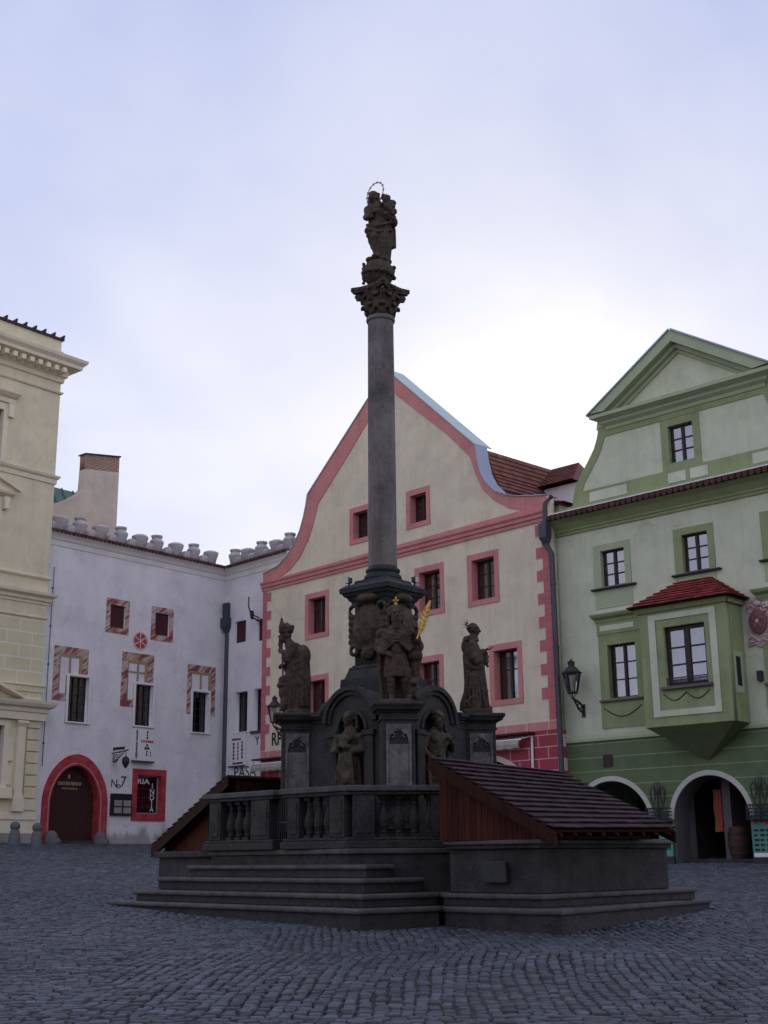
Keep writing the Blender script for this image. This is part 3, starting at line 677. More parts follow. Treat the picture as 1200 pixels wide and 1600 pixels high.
        g = MB(); g.tube([(x0 + .1 + (x1 - x0 - .2) * t, -.04, 4.22 - .28 * math.sin(math.pi * t)) for t in [i / 12 for i in range(13)]], .014, 6); link('garland', g.mesh('garland'), 'dark_frame', b)
    # bay window
    o0, o1, off = 3.70, 6.44, .9
    bo = (4.46, 5.76, 4.52, 6.2)
    bw = MB(); bay = link('bay_window', panel([rect(o0, o1, 3.44, 6.66), rect(*bo)], -off, -off + .2), 'green_trim', b)
    sd = MB(); sd.box(o0, o0 + .2, -off + .2, -.005, 3.44, 6.66); sd.box(o1 - .2, o1, -off + .2, -.005, 3.44, 6.66); sd.box(o0 + .2, o1 - .2, -off + .2, -.005, 3.44, 3.6); link('bay_sides', sd.mesh('sides'), 'green_trim', bay)
    link('pale_frame', panel([rect(4.0, 6.12, 3.70, 6.58), rect(4.22, 5.93, 3.87, 6.42)], -off - .03, -off + .004), 'pale_green_plaster', bay)
    window(b, *bo, rec=.15, fw=.11, bar=.045, thick=.25, y0=-off, mid=[.34, .67], curtain=('curtain', [(.03, .49), (.51, .97)]), sill=('dark_sill', .14, .12, .09), name='window')
    gr_ = MB()
    for i in range(34): x = 4.5 + i * (1.22 / 33); gr_.tube([(x, -off - .02, 4.54), (x, -off - .02, 4.74)], .009, 5)
    gr_.tube([(4.47, -off - .02, 4.74), (5.75, -off - .02, 4.74)], .014, 6); link('window_railing', gr_.mesh('rail'), 'iron', bay)
    for c in (4.7, 5.42):
        g = MB(); g.tube([(c - .36 + .72 * t, -off - .012, 4.33 - .2 * math.sin(math.pi * t)) for t in [i / 12 for i in range(13)]], .013, 6); link('garland', g.mesh('garland'), 'dark_frame', bay)
    lp = MB(); lp.box(4.24, 5.91, -off - .008, -off + .003, 3.9, 4.3); 
    ct = MB(); ct.run([(0, 6.662), (.06, 6.662), (.12, 6.76), (.12, 6.8), (0, 6.8)], o0, o1, 1, 1); ct.xf(Matrix.Translation((0, -off, 0))); ct.box(o0 - .1, o0, -off, -.005, 6.664, 6.8); ct.box(o1, o1 + .1, -off, -.005, 6.664, 6.8); link('eaves_moulding', ct.mesh('em'), 'green_trim', bay)
    cn = MB(); cn.add([(o0, -off + .002, 3.438), (o1, -off + .002, 3.438), (o1, -.002, 3.438), (o0, -.002, 3.438), (5.07, -.004, 2.5)], [(0, 1, 2, 3), (0, 4, 1), (1, 4, 2), (3, 4, 0)]); link('corbel', cn.mesh('corbel'), 'shaded_green', bay)
    e = .24; A, B, C_, D = (o0 - e, -off - e, 6.80), (o1 + e, -off - e, 6.80), (o1 + e, -.0, 6.80), (o0 - e, 0, 6.80); T0, T1 = (4.62, -.02, 7.62), (5.52, -.02, 7.62)
    rf = MB()
    for q in (tiles(A, B, T0, T1, 8, 5, .03, .012), tiles(B, C_, T1, T1, 8, 5, .03, .012), tiles(D, A, T0, T0, 8, 5, .03, .012)): n0 = len(rf.v); rf.add(q.v, q.f); rf.tone[n0:] = q.tone
    link('bay_roof', rf.mesh('bayroof'), 'bay_tiles', bay)
    ub = MB(); ub.add([A, B, C_, D, T0, T1], [(0, 3, 2, 1), (0, 1, 5, 4), (1, 2, 5), (3, 0, 4)]); link('roof_boarding', ub.mesh('ub'), 'brown_boards', bay)
    # narrow side window of the bay (with its flower pot)
    sw = MB(); sw.box(o1, o1 + .02, -.68, -.22, 4.2, 5.35); link('side_surround', sw.mesh('ss'), 'pale_green_trim', bay)
    sp = MB(); sp.box(o1 + .014, o1 + .026, -.58, -.34, 4.4, 5.2); link('side_pane', sp.mesh('sp'), 'black_paint', bay)
    # carved coat of arms on the wall
    rl = MB(); cxr, czr = 6.95, 6.1
    sh = [(-.42, .5), (-.3, .62), (0, .7), (.3, .62), (.42, .5), (.46, .1), (.42, -.35), (.5, -.62), (.2, -.58), (0, -.68), (-.2, -.58), (-.5, -.62), (-.42, -.35), (-.46, .1)]
    link('coat_of_arms', panel([[(cxr + x * .8, czr + z) for x, z in sh][::-1]], -.05, .002), 'relief_clay', b, bevel=.02)
    rr = MB(); rr.lathe([(.26, 0), (.26, .05), (.2, .09), (.001, .11)], 0, 0, 20); rr.xf(Matrix.Translation((cxr, -.05, czr + .05)) @ Matrix.Rotation(R(90), 4, 'X') @ Matrix.Diagonal((1, 1.35, 1, 1)))
    for i in range(5): a = i * 2 * math.pi / 5; rr.ell((cxr + .13 * math.sin(a), -.15, czr + .05 + .17 * math.cos(a)), (.055, .03, .07))
    shd = link('shield', rr.mesh('shield'), 'relief_red', b, smooth=True)
    rc = MB()
    for s_ in (-1, 1):
        rc.tube([(cxr + s_ * (.20 + .10 * math.cos(t)), -.07, czr + .42 + .10 * math.sin(t)) for t in [k * .5 for k in range(12)]], .025, 6); rc.tube([(cxr + s_ * (.22 + .08 * math.cos(t)), -.07, czr - .42 + .08 * math.sin(t)) for t in [k * .5 for k in range(12)]], .022, 6)
        rc.tube([(cxr + s_ * .3, -.06, czr + .3), (cxr + s_ * .34, -.07, czr), (cxr + s_ * .26, -.06, czr - .32), (cxr, -.06, czr - .5)], .022, 6)
    rc.ell((cxr, -.06, czr + .55), (.12, .05, .08)); rc.ell((cxr, -.15, czr + .05), (.05, .02, .06)); link('scroll_border', rc.mesh('scroll'), 'medallion_pale', b, smooth=True)
    bx = MB(); bx.box(6.80, 6.94, -.16, .0, 4.52, 4.8); link('wall_lamp_box', bx.mesh('box'), 'iron', b, bevel=.02)
    gv = MB(); gv.box(1.62, 1.94, -.02, .004, 2.5, 2.86); link('vent_grille', gv.mesh('vent'), 'dark_frame', b)
    # little roof between the two gables
    link('rear_roof', tiles((-2.9, 2.6, 12.45), (-.75, 2.6, 12.45), (-3.1, 4.0, 13.5), (-1.42, 4.0, 13.5), 10, 4).mesh('rear'), 'red_tiles', b)
    vr = MB(); vr.add([(-.75, 2.6, 12.45), (-1.42, 4.0, 13.5), (-.6, 4.2, 12.45), (-2.9, 5.2, 12.45), (-3.1, 4.0, 13.5)], [(0, 2, 1), (1, 2, 3, 4)]); link('rear_roof_side', vr.mesh('rs'), 'red_tiles', b)
    rw = MB(); rw.box(-2.6, .28, 2.9, 3.9, 10.5, 12.42); link('rear_wall', rw.mesh('rw'), 'white_trim', b)
    return b
green_house()

# ------------------------------------------------------------------ white house with the battlemented attic
WH = (-6.66, 51.76)
def merlon(kind):
    m = MB()
    if kind == 'urn': m.lathe([(.19, 0), (.20, .06), (.25, .30), (.30, .46), (.29, .50), (.20, .60), (.19, .63), (.24, .68), (.24, .74), (.001, .745)], 0, 0, 8, facet=R(22.5))
    elif kind == 'cup': m.lathe([(.20, 0), (.21, .06), (.26, .26), (.33, .46), (.345, .52), (.31, .57), (.20, .62), (.001, .63)], 0, 0, 8, facet=R(22.5))
    else: m.lathe([(.25, 0), (.25, .16), (.22, .27), (.13, .34), (.001, .36)], 0, 0, 10)
    return m
def white_house():
    b = empty('white_house', WH, R(50), 'white corner house with urn battlements and painted marbled window frames', 'house', base=.55)
    L = -8.92
    grey = [(-7.60, -6.72, 4.86, 6.5), (-4.53, -3.68, 4.93, 6.5), (-1.64, -.80, 4.88, 6.48)]
    sm = [(-5.89, -5.19, 8.53, 9.41), (-3.70, -2.99, 8.51, 9.40)]
    shop = (-4.27, -3.10, 1.66, 3.10); door = arch(-7.08, 1.10, 1.95, 1.36, .2, 28, .1)
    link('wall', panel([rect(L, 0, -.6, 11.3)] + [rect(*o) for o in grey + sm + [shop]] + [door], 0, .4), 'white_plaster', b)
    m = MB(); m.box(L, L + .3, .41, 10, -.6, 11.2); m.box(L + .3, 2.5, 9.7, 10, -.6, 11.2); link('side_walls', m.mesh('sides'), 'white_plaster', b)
    cp = [(0, 11.24), (.025, 11.24), (.04, 11.34), (.05, 11.42), (.10, 11.47), (.15, 11.57), (.23, 11.64), (.24, 11.71), (.0, 11.74)]
    k = -math.tan(R(41.5))
    c = MB(); c.run(cp, L, -.001, 0, k); link('cornice', c.mesh('cornice'), 'white_trim', b)
    T = Matrix.Rotation(R(-97), 4, 'Z')
    def ret(o):
        o.matrix_local = Matrix.Translation(o.location) @ T; return o
    c = MB(); c.run(cp, .001, 4.4, k, 0); ret(link('cornice', c.mesh('cornice'), 'white_trim', b))
    rop = [(.72, 1.47, 8.50, 9.40), (2.24, 2.9, 8.4, 9.3), (.86, 1.66, 4.88, 6.49), (2.09, 2.85, 4.85, 6.5)]
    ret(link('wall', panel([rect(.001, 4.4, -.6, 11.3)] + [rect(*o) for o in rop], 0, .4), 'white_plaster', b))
    for n, o in enumerate(rop):
        if n < 2:
            s = MB(); s.box(o[0], o[1], .1, .16, o[2], o[3]); ret(link('shutter', s.mesh('shutter'), 'red_shutter', b))
        else: ret(window(b, *o, rec=.2, rows=4, cols=2, fw=.05, sill=('drain_metal', .12, .1, .1) if n == 3 else ('white_trim', .1, .06, .05), pane='dark_glass'))
    # tiles capping the cornice and the merlons along it
    def cap_row(u0, u1, off):
        t = MB(); x = u0
        while x < u1 - .05:
            t.tube([(x + .09, -.33, 11.725), (x + .09, .3, 11.84)], .075, 6); t.tone[-12:] = [random.random()] * 12; x += .18
        t.box(u0, u1, -.27, .55, 11.745, 11.79); return t
    link('tile_row', cap_row(L, -.35, 0).mesh('tiles'), 'dark_tiles', b); ret(link('tile_row', cap_row(.42, 4.3, 0).mesh('tiles'), 'dark_tiles', b))
    meshes = {kk: merlon(kk).mesh('merlon_' + kk) for kk in ('urn', 'cup', 'round')}
    xs = [-8.30, -7.37, -6.42, -5.43, -4.48, -3.63, -2.63, -1.67, -.72]
    for i, x in enumerate(xs):
        o = link('merlon', meshes['cup' if i % 2 == 0 else 'urn'], 'attic_stone', b); o.location = Vector(o.location) + Vector((x, .18, 11.80)); o.rotation_euler.z = random.uniform(-.1, .1)
        o = link('small_merlon', meshes['round'], 'attic_stone', b); o.location = Vector(o.location) + Vector((x - .48 if i else x - .42, .1, 11.80))
    for i, x in enumerate((.38, 1.28, 2.2, 3.2, 4.05)):
        o = link('merlon', meshes['urn' if i % 2 == 0 else 'cup'], 'attic_stone', b); o.matrix_local = Matrix.Translation(o.location) @ T @ Matrix.Translation((x, .18, 11.8))
        if i < 4: o = link('small_merlon', meshes['round'], 'attic_stone', b); o.matrix_local = Matrix.Translation(o.location) @ T @ Matrix.Translation((x + .47, .1, 11.8))
    rf = MB(); rf.add([(L, .55, 11.7), (2.6, .55, 11.7), (2.6, 9.9, 11.9), (L, 9.9, 11.9)], [(0, 1, 2, 3)]); link('flat_roof', rf.mesh('flat'), 'dark_tiles', b)
    # painted surrounds
    def flame(polys, y=-.014): link('painted_surround', panel(polys, y, .004), 'marbled_paint', b)
    for (a0, a1, z0, z1), (p0, p1, q0, q1) in zip(sm, ((-6.09, -4.99, 8.32, 9.64), (-3.90, -2.78, 8.29, 9.63))):
        flame([rect(p0, p1, q0, q1), rect(a0, a1, z0, z1)])
        s = MB(); s.box(a0, a1, .06, .12, z0, z1); link('shutter', s.mesh('shutter'), 'red_shutter', b)
    flame([[(-8.31, 5.57), (-7.69, 5.57), (-7.69, 5.78), (-8.06, 5.78), (-8.06, 7.28), (-7.05, 7.28), (-7.05, 6.58), (-6.79, 6.58), (-6.79, 7.55), (-8.31, 7.55)]])
    flame([[(-5.24, 5.60), (-4.62, 5.60), (-4.62, 5.82), (-4.95, 5.82), (-4.95, 7.38), (-3.97, 7.38), (-3.97, 6.6), (-3.69, 6.6), (-3.69, 7.68), (-5.24, 7.68)]])
    flame([[(-1.95, 5.56), (-1.76, 5.56), (-1.76, 7.28), (-.68, 7.28), (-.68, 5.56), (-.45, 5.56), (-.45, 7.55), (-1.95, 7.55)]])
    for x0, x1, zt, zb, cx_, zc, xl in ((-8.05, -7.06, 7.27, 5.79, -7.60, None, -7.75), (-4.94, -3.98, 7.37, 5.83, -4.45, 6.95, -4.64), (-1.75, -.69, 7.27, 6.56, -1.24, None, None)):
        mu = MB(); mu.box(x0, x1, -.012, .003, zt - .10, zt); mu.box(x1 - .14, x1, -.012, .003, 6.58, zt - .103); mu.box(cx_ - .05, cx_ + .05, -.012, .003, 6.58, zt - .103); mu.box(x0, x0 + .04, -.012, .003, zb, zt - .103)
        if zc:
            mu.box(x0 + .043, cx_ - .053, -.012, .003, zc - .05, zc + .02); mu.box(cx_ + .053, x1 - .143, -.012, .003, zc - .05, zc + .02)
        if xl: mu.box(xl, xl + .09, -.012, .003, zb, 6.5); mu.box(x0 + .043, xl - .003, -.012, .003, zb, zb + .05)
        link('painted_mullions', mu.mesh('mu'), 'mullion_brown', b)
    for o in grey:
        w = window(b, *o, rec=.16, rows=5, cols=3, fw=.04, bar=.016, pane='dark_glass', sill=('white_trim', .1, .07, .06))
        f = panel([rect(o[0] - .10, o[1] + .10, o[2] - .02, o[3] + .09), rect(*o)], -.05, .004); link('stone_frame', f, 'white_trim', w, bevel=.008, seg=1)
    # red rosette
    cxm, czm = -4.40, 8.17
    d = MB(); d.lathe([(.36, 0), (.36, .02), (.001, .021)], 0, 0, 36); d.xf(Matrix.Translation((cxm, .004, czm)) @ Matrix.Rotation(R(90), 4, 'X')); md = link('rosette', d.mesh('rosette'), 'medallion_pale', b)
    for i in range(6):
        a0, a1 = R(30 + 60 * i + 6), R(30 + 60 * i + 54); pts = [(cxm + .06 * math.cos((a0 + a1) / 2), czm + .06 * math.sin((a0 + a1) / 2))] + [(cxm + .30 * math.cos(a0 + (a1 - a0) * k / 8), czm + .30 * math.sin(a0 + (a1 - a0) * k / 8)) for k in range(9)]
        link('petal', panel([pts], -.024, .0), 'medallion_red', md)
    # arched portal
    out_, in_ = arch(-7.05, 1.42, 1.95, 1.76, .2, 32, .1), arch(-7.08, 1.06, 1.95, 1.34, .2, 32, .1)
    link('portal_surround', panel([out_[1:] + [out_[0]] + (in_[1:] + [in_[0]])[::-1]], -.06, .36), 'portal_red', b, bevel=.015)
    mid_o, mid_i = arch(-7.08, 1.15, 1.95, 1.44, .2, 32, .1), arch(-7.08, 1.12, 1.95, 1.41, .2, 32, .1)
    link('portal_moulding', panel([mid_o[1:] + [mid_o[0]] + (mid_i[1:] + [mid_i[0]])[::-1]], -.075, -.05), 'relief_clay', b)
    link('portal_door', panel([arch(-7.08, 1.09, 1.95, 1.35, .1, 28, .1)], .30, .38), 'door_wood', b)
    st = MB(); st.box(-8.1, -6.0, -.12, .3, .2, .67); link('doorstep', st.mesh('step'), 'step_stone', b, bevel=.02)
    sgn = MB()
    for i, wd in enumerate((.10, .08, .07, .09, .07, .1, .08, .07, .09)): sgn.box(-7.62 + i * .115, -7.62 + i * .115 + wd, .285, .298, 2.62, 2.74)
    for i in range(7): sgn.box(-7.42 + i * .1, -7.42 + i * .1 + .06, .285, .298, 2.47, 2.53)
    sgn.box(-7.2, -7.1, .285, .298, 2.85, 3.0); link('door_lettering', sgn.mesh('dl'), 'mullion_brown', b)
    # shop window
    w = window(b, *shop, rec=.16, cols=1, rows=1, frame='grey_metal', fw=.05, surround='portal_red', sur=(.23, .23, .26, .22), name='shop_window', pane='dark_glass')
    for body, x, z, wd, hh in (('RIA', -3.92, 2.86, .60, .2), ):
        t = text(body, .27, .004, wd, .004); t.transform(Matrix.Translation((x + .07, .15, z))); link('lettering', t, 'white_paint', w)
    for i, ch in enumerate('INDIA'):
        t = text(ch, .30, .004); t.transform(Matrix.Translation((-3.40, .15, 2.70 - i * .215))); link('lettering', t, 'white_paint', w)
    g = MB()
    for i in range(9): x = -4.15 + i * .085; g.lathe([(.03, 0), (.045, .05), (.02, .11 + .05 * random.random()), (.001, .2)], 0, 0, 8); g.xf(Matrix.Translation((x, .34, 1.76 + .05 * (i % 3))), len(g.v) - 32)
    link('displayed_goods', g.mesh('goods'), 'curtain_dim', w)
    for ch, x, z, s in (('N', -5.34, 2.72, .42), ('o', -5.13, 2.67, .36), ('.', -5.03, 2.70, .3), ('7', -4.92, 2.80, .55)):
        t = text(ch, s, .008); t.transform(Matrix.Translation((x, -.006, z))); link('house_number', t, 'black_paint', b)
    # drain hopper and pipe in the corner
    d = MB(); d.box(-.20, .14, -.36, -.06, 9.62, 10.25); d.hexa([(-.12, -.3, 9.0), (.06, -.3, 9.0), (.06, -.14, 9.0), (-.12, -.14, 9.0)], [(-.28, -.44, 9.25), (.22, -.44, 9.25), (.22, -.02, 9.25), (-.28, -.02, 9.25)]); d.box(-.28, .22, -.44, -.02, 9.252, 9.618)
    d.tube([(-.03, -.2, 9.05), (-.03, -.2, .4)], .11, 12); link('rain_pipe', d.mesh('pipe'), 'drain_metal', b)
    lc = MB(); lc.tube([(-8.55, -.03, 10.4), (-8.55, -.03, 7), (-8.55, -.03, 3.2)], .012, 5)
    for z in (9.6, 8.2, 6.8, 5.4, 4.0): lc.box(-8.58, -8.52, -.05, .0, z, z + .05)
    link('lightning_cable', lc.mesh('cable'), 'drain_metal', b)
    t = text('PASÁ', .62, .008, 1.42); t.transform(Matrix.Translation((1.58, -.006, 3.28))); ret(link('lettering', t, 'black_paint', b))
    t = text('Y', .5, .008, .3); t.transform(Matrix.Translation((2.36, -.006, 4.45))); ret(link('lettering', t, 'black_paint', b))
    # iron flag holder on the short wing
    fh = MB(); fh.tube([(2.35, -.02, 9.2), (2.3, -.35, 9.35), (2.42, -.6, 9.75), (2.5, -.65, 10.1)], .03, 6); fh.tube([(2.35, -.02, 9.35), (2.32, -.3, 9.42)], .025, 6); fh.lathe([(.05, 9.25), (.09, 9.45), (.06, 9.6)], 2.3, -.33, 8); ret(link('flag_holder', fh.mesh('fh'), 'iron', b))
    # hanging wrought-iron sign, menu box and lettered boards
    s = empty('hanging_sign', WH, R(50), 'black wrought iron bracket sign with a hanging pendant, beside the red arched portal', 'sign', base=3.4)
    m = MB(); u = -5.5; m.tube([(u, -.0, 3.82), (u, -.95, 3.90)], .022, 6); m.tube([(u, -.05, 3.5), (u, -.3, 3.55), (u, -.75, 3.87)], .018, 6)
    m.tube([(u, -.22 + .15 * math.cos(t), 3.63 + .15 * math.sin(t)) for t in [i * .5 for i in range(14)]], .016, 6); m.tube([(u, -.22 + .07 * math.cos(t), 3.63 + .07 * math.sin(t)) for t in [i * .5 for i in range(14)]], .014, 6)
    m.tube([(u, -.48 + .08 * math.cos(t), 3.77 + .07 * math.sin(t)) for t in [i * .5 for i in range(14)]], .014, 6); link('bracket', m.mesh('bracket'), 'iron', s)
    m = MB(); m.box(u - .015, u + .015, -.72, -.2, 3.93, 4.03); m.lathe([(.03, 3.92), (.04, 4.0), (.001, 4.06)], u, -.12, 8); link('name_plate', m.mesh('plate'), 'black_paint', s)
    m = MB(); m.tube([(u, -.82, 3.88), (u, -.82, 3.68)], .014, 6); m.lathe([(.001, 3.22), (.07, 3.3), (.13, 3.42), (.14, 3.55), (.1, 3.63), (.03, 3.68)], u, -.82, 10); link('pendant', m.mesh('pendant'), 'iron', s, smooth=True)
    s = empty('menu_box', WH, R(50), 'black glazed menu box on the white wall, left of the red framed shop window', 'notice box', base=1.58)
    m = MB(); m.box(-5.50, -4.55, -.12, -.0, 1.58, 2.37); link('case', m.mesh('case'), 'black_paint', s, bevel=.02)
    m = MB()
    for i in range(2):
        for j in range(2): m.box(-5.38 + i * .42, -5.03 + i * .42, -.126, -.118, 1.66 + j * .26, 1.87 + j * .26)
    link('menu_sheet', m.mesh('sheets'), 'cream_plinth', s)
    def board(name, M, x0, x1, z0, z1, cols, lab, words=()):
        s = empty(name, WH, R(50), lab, 'sign', 'restaurant boards on the white house', base=z0)
        def put(o):
            if M is not None: o.matrix_local = Matrix.Translation(o.location) @ M
        m = MB(); m.box(x0, x1, -.05, -.0, z0, z1); o = link('board', m.mesh('board'), 'sign_white', s, bevel=.006, seg=1); put(o)
        m = MB(); m.box(x0 - .03, x1 + .03, -.16, -.052, z0 - .07, z0 - .01); m.box(x0 - .03, x1 + .03, -.16, .0, z0 - .1, z0 - .07) if 0 else None; o = link('lamp_strip', m.mesh('strip'), 'drain_metal', s); put(o)
        for body, x, z, size, mt, vert in words:
            if isinstance(body, int):          # lettering too small to read in the photograph: a run of dark marks
                m = MB()
                for i in range(body):
                    w_, h_ = size * random.uniform(.5, .75), size * .8
                    cx_, cz_ = (x, z - i * size * 1.02) if vert else (x + (i - (body - 1) / 2) * size * .85, z)
                    m.box(cx_ - w_ / 2, cx_ + w_ / 2, -.056, -.051, cz_ - h_ / 2, cz_ + h_ / 2)
                put(link('lettering', m.mesh('marks'), mt, s)); continue
            for i, ch in enumerate(body if vert else [body]):
                t = text(ch, size * 1.12, .006, None, .008); t.transform(Matrix.Translation((x, -.054, z - i * size * .98))); put(link('lettering', t, mt, s))
    board('restaurant_board', None, -4.60, -3.62, 3.62, 4.80, 2, 'white board reading RESTAURANT downwards, above the red framed shop window', [('RESTAURANT', -4.40, 4.70, .112, 'black_paint', True), (3, -3.90, 4.70, .105, 'black_paint', True), (6, -3.90, 4.35, .12, 'red_paint', False), (1, -3.90, 4.21, .11, 'black_paint', False), ('BAR', -3.90, 4.09, .12, 'black_paint', False), (2, -3.90, 3.97, .11, 'black_paint', True), (3, -3.72, 3.95, .07, 'black_paint', True)])
    board('restaurant_board', T, .70, 1.64, 3.57, 4.82, 3, 'white board of dark vertical lettering on the short white wing, above the word PASÁ', [(7, 1.05, 4.60, .10, 'black_paint', False), (5, .88, 4.42, .14, 'black_paint', True), (5, 1.16, 4.42, .14, 'medallion_red', True), (5, 1.44, 4.46, .14, 'black_paint', True), (8, 1.16, 3.66, .10, 'black_paint', False)])
white_house()

# ------------------------------------------------------------------ cream corner building (its end bay is in view)
CR = (-12.39 + .19, 44.93 - .16)
def cream_building():
    b = empty('cream_building', CR, R(50), 'tall cream stucco building with a heavy bracketed cornice at the left edge', 'building', base=.3)
    L = -7.0
    ops = [(-3.55, -2.35, 13.82, 15.75), (-3.55, -2.35, 10.3, 12.3), (-3.4, -1.42, 2.5, 4.5)]
    link('wall', panel([rect(L, 0, 8.4, 18.0)] + [rect(*o) for o in ops[:2]], 0, .4), 'cream_plaster', b)
    link('rusticated_wall', panel([rect(L, 0, 5.45, 8.4)], 0, .4), 'cream_blocks', b)
    link('ground_storey', panel([rect(L, 0, .9, 5.45), rect(*ops[2])], 0.02, .4), 'cream_plaster', b)
    m = MB(); m.box(L, L + .3, .401, 9, -.5, 19); m.box(-.3, 0, .401, 9, -.5, 18); m.box(L + .3, -.3, 8.7, 9, -.5, 18); link('side_walls', m.mesh('sides'), 'cream_plaster', b)
    pl = MB(); pl.box(L, .02, -.06, .39, -.6, .88); link('plinth', pl.mesh('plinth'), 'cream_plinth', b, bevel=.02)
    pl = MB(); pl.box(L, .03, -.08, .0, 1.36, 1.62); pl.box(L, .03, -.04, .0, .90, 1.355); link('base_course', pl.mesh('bc'), 'cream_trim', b)
    # string courses
    def course(name, prof, mat='cream_trim'):
        c = MB(); c.run(prof, L, 0, 0, 1.); c.xf(Matrix.Identity(4))
        # short return round the corner
        n = len(prof); 
        vs = [(o, -o, z) for o, z in prof] + [(o, .6, z) for o, z in prof]
        c.add(vs, [tuple(range(n))[::-1], tuple(range(n, 2 * n))] + [(i, (i + 1) % n, n + (i + 1) % n, n + i) for i in range(n)])
        return link(name, c.mesh(name), mat, b)
    course('string_course', [(0, 16.98), (.07, 16.99), (.1, 17.05), (.0, 17.1)])
    course('sill_course', [(0, 13.42), (.05, 13.44), (.06, 13.6), (.13, 13.66), (.16, 13.74), (.0, 13.8)])
    course('string_course', [(0, 9.78), (.04, 9.79), (.10, 9.84), (.10, 9.9), (.0, 9.94)])
    course('belt_cornice', [(0, 8.86), (.04, 8.88), (.05, 8.96), (.12, 9.0), (.13, 9.1), (.27, 9.18), (.29, 9.28), (.0, 9.34)])
    course('string_course', [(0, 8.36), (.05, 8.37), (.06, 8.42), (.0, 8.45)])
    course('string_course', [(0, 5.72), (.06, 5.74), (.08, 5.9), (.16, 5.95), (.0, 6.0)])
    course('main_cornice', [(0, 17.42), (.08, 17.44), (.10, 17.6), (.18, 17.66), (.2, 17.9), (.55, 17.98), (.57, 18.1), (.69, 18.22), (.72, 18.33), (.0, 18.44)])
    bk = MB()
    for i in range(22):
        x = -.22 - i * .36
        if x > L: bk.box(x - .09, x + .09, -.56, -.19, 17.68, 17.87)
    link('modillions', bk.mesh('mod'), 'cream_trim', b, bevel=.02)
    pa = MB(); pa.box(L, -.06, .02, .5, 18.44, 19.14); pa.box(L, 0, -.05, .05, 18.441, 18.7); link('parapet', pa.mesh('parapet'), 'cream_plaster', b)
    cp = MB(); cp.box(L, .0, -.08, .6, 19.142, 19.22)
    for i in range(18): x = -.06 - i * .42; cp.hexa([(x - .09, -.1, 19.22), (x + .04, -.1, 19.22), (x + .04, .4, 19.22), (x - .09, .4, 19.22)], [(x - .01, -.12, 19.35), (x + .05, -.12, 19.35), (x + .05, .4, 19.33), (x - .01, .4, 19.33)])
    link('coping_tiles', cp.mesh('coping'), 'dark_frame', b)
    for n, o in enumerate(ops[:2]):
        window(b, *o, rec=.2, rows=3, cols=2, mid=[.3, .65], surround='cream_trim', sur=(.2, .2, .02, .2), curtain=('curtain_dim', [(.03, .45), (.55, .97)]))
    h = MB(); h.run([(0, 16.02), (.08, 16.04), (.1, 16.2), (.2, 16.25), (.32, 16.36), (.33, 16.43), (0, 16.5)], -4.1, -1.98, .5, .5); link('window_hood', h.mesh('hood'), 'cream_trim', b)
    for x in (-3.9, -2.1):
        k = MB(); k.uprism([(x - .1, 15.5), (x + .1, 15.5), (x + .12, 16.0), (x - .12, 16.0)], -.14, -.0); link('hood_bracket', k.mesh('hb'), 'cream_trim', b)
    pd = MB(); pd.run([(0, 12.52), (.1, 12.54), (.22, 12.62), (.25, 12.7), (0, 12.74)], -4.05, -1.86, .6, .6); pd.uprism([(-4.25, 12.74), (-1.6, 12.74), (-1.72, 12.9), (-2.95, 13.38), (-4.15, 12.9)], -.12, 0.); pd.uprism([(-1.55, 12.76), (-1.55, 12.9), (-2.95, 13.46), (-2.95, 13.3)], -.27, -.121); pd.uprism([(-4.35, 12.9), (-4.35, 12.76), (-2.95, 13.3), (-2.95, 13.46)], -.27, -.121)
    link('window_pediment', pd.mesh('ped'), 'cream_trim', b)
    for x in (-3.85, -2.05):
        k = MB(); k.uprism([(x - .08, 12.05), (x + .08, 12.05), (x + .13, 12.5), (x - .13, 12.5)], -.2, -.0); link('pediment_bracket', k.mesh('pb'), 'cream_trim', b, bevel=.02)
    # grand ground-floor opening with pilasters and broken pediment
    window(b, *ops[2], rec=.2, rows=2, cols=2, frame='drain_metal', surround='cream_trim', sur=(.22, .22, .1, .18), pane='dark_glass')
    for x in (-.78, -4.0):
        p = MB(); p.box(x - .15, x + .15, -.12, .02, 2.12, 4.5); p.box(x - .22, x + .22, -.18, .02, 1.63, 2.1); p.box(x - .19, x + .19, -.15, .02, 2.1, 2.2); p.run([(0, 4.5), (.13, 4.5), (.16, 4.56), (.2, 4.62), (.2, 4.7), (0, 4.7)], x - .16, x + .16, .3, .3)
        link('pilaster', p.mesh('pil'), 'cream_trim', b)
    for i in range(8):
        q = MB(); z = 1.68 + i * .4
        for x0, x1 in ((-.5, .02),): q.box(x0, x1, -.045, .021, z, z + .36)
        link('rustic_block', q.mesh('rb'), 'cream_plaster', b, bevel=.015)
    e = MB(); e.run([(0, 4.72), (.14, 4.74), (.15, 4.98), (.2, 5.02), (.22, 5.14), (.34, 5.2), (.40, 5.3), (.42, 5.38), (0, 5.42)], -4.4, 0.02, .4, 1.); link('entablature', e.mesh('ent'), 'cream_trim', b)
    e = MB(); e.uprism([(-.95, 5.43), (-.95, 5.5), (-2.4, 6.15), (-2.4, 5.98)], -.4, -.02); e.uprism([(-3.85, 5.5), (-3.85, 5.43), (-2.4, 5.98), (-2.4, 6.15)], -.4, -.02); link('door_pediment', e.mesh('dped'), 'cream_trim', b)
    e = MB(); e.box(-1.5, -1.05, -.16, .02, 2.2, 2.4); e.box(-3.6, -1.05, -.2, .02, 2.05, 2.2); link('window_ledge', e.mesh('wl'), 'cream_trim', b)
    for z0, z1 in ((3.3, 4.1), (2.5, 3.1)):
        e = MB(); e.box(-1.22, -1.02, -.03, .021, z0, z1); link('relief_panel', e.mesh('rp'), 'cream_trim', b, bevel=.02)
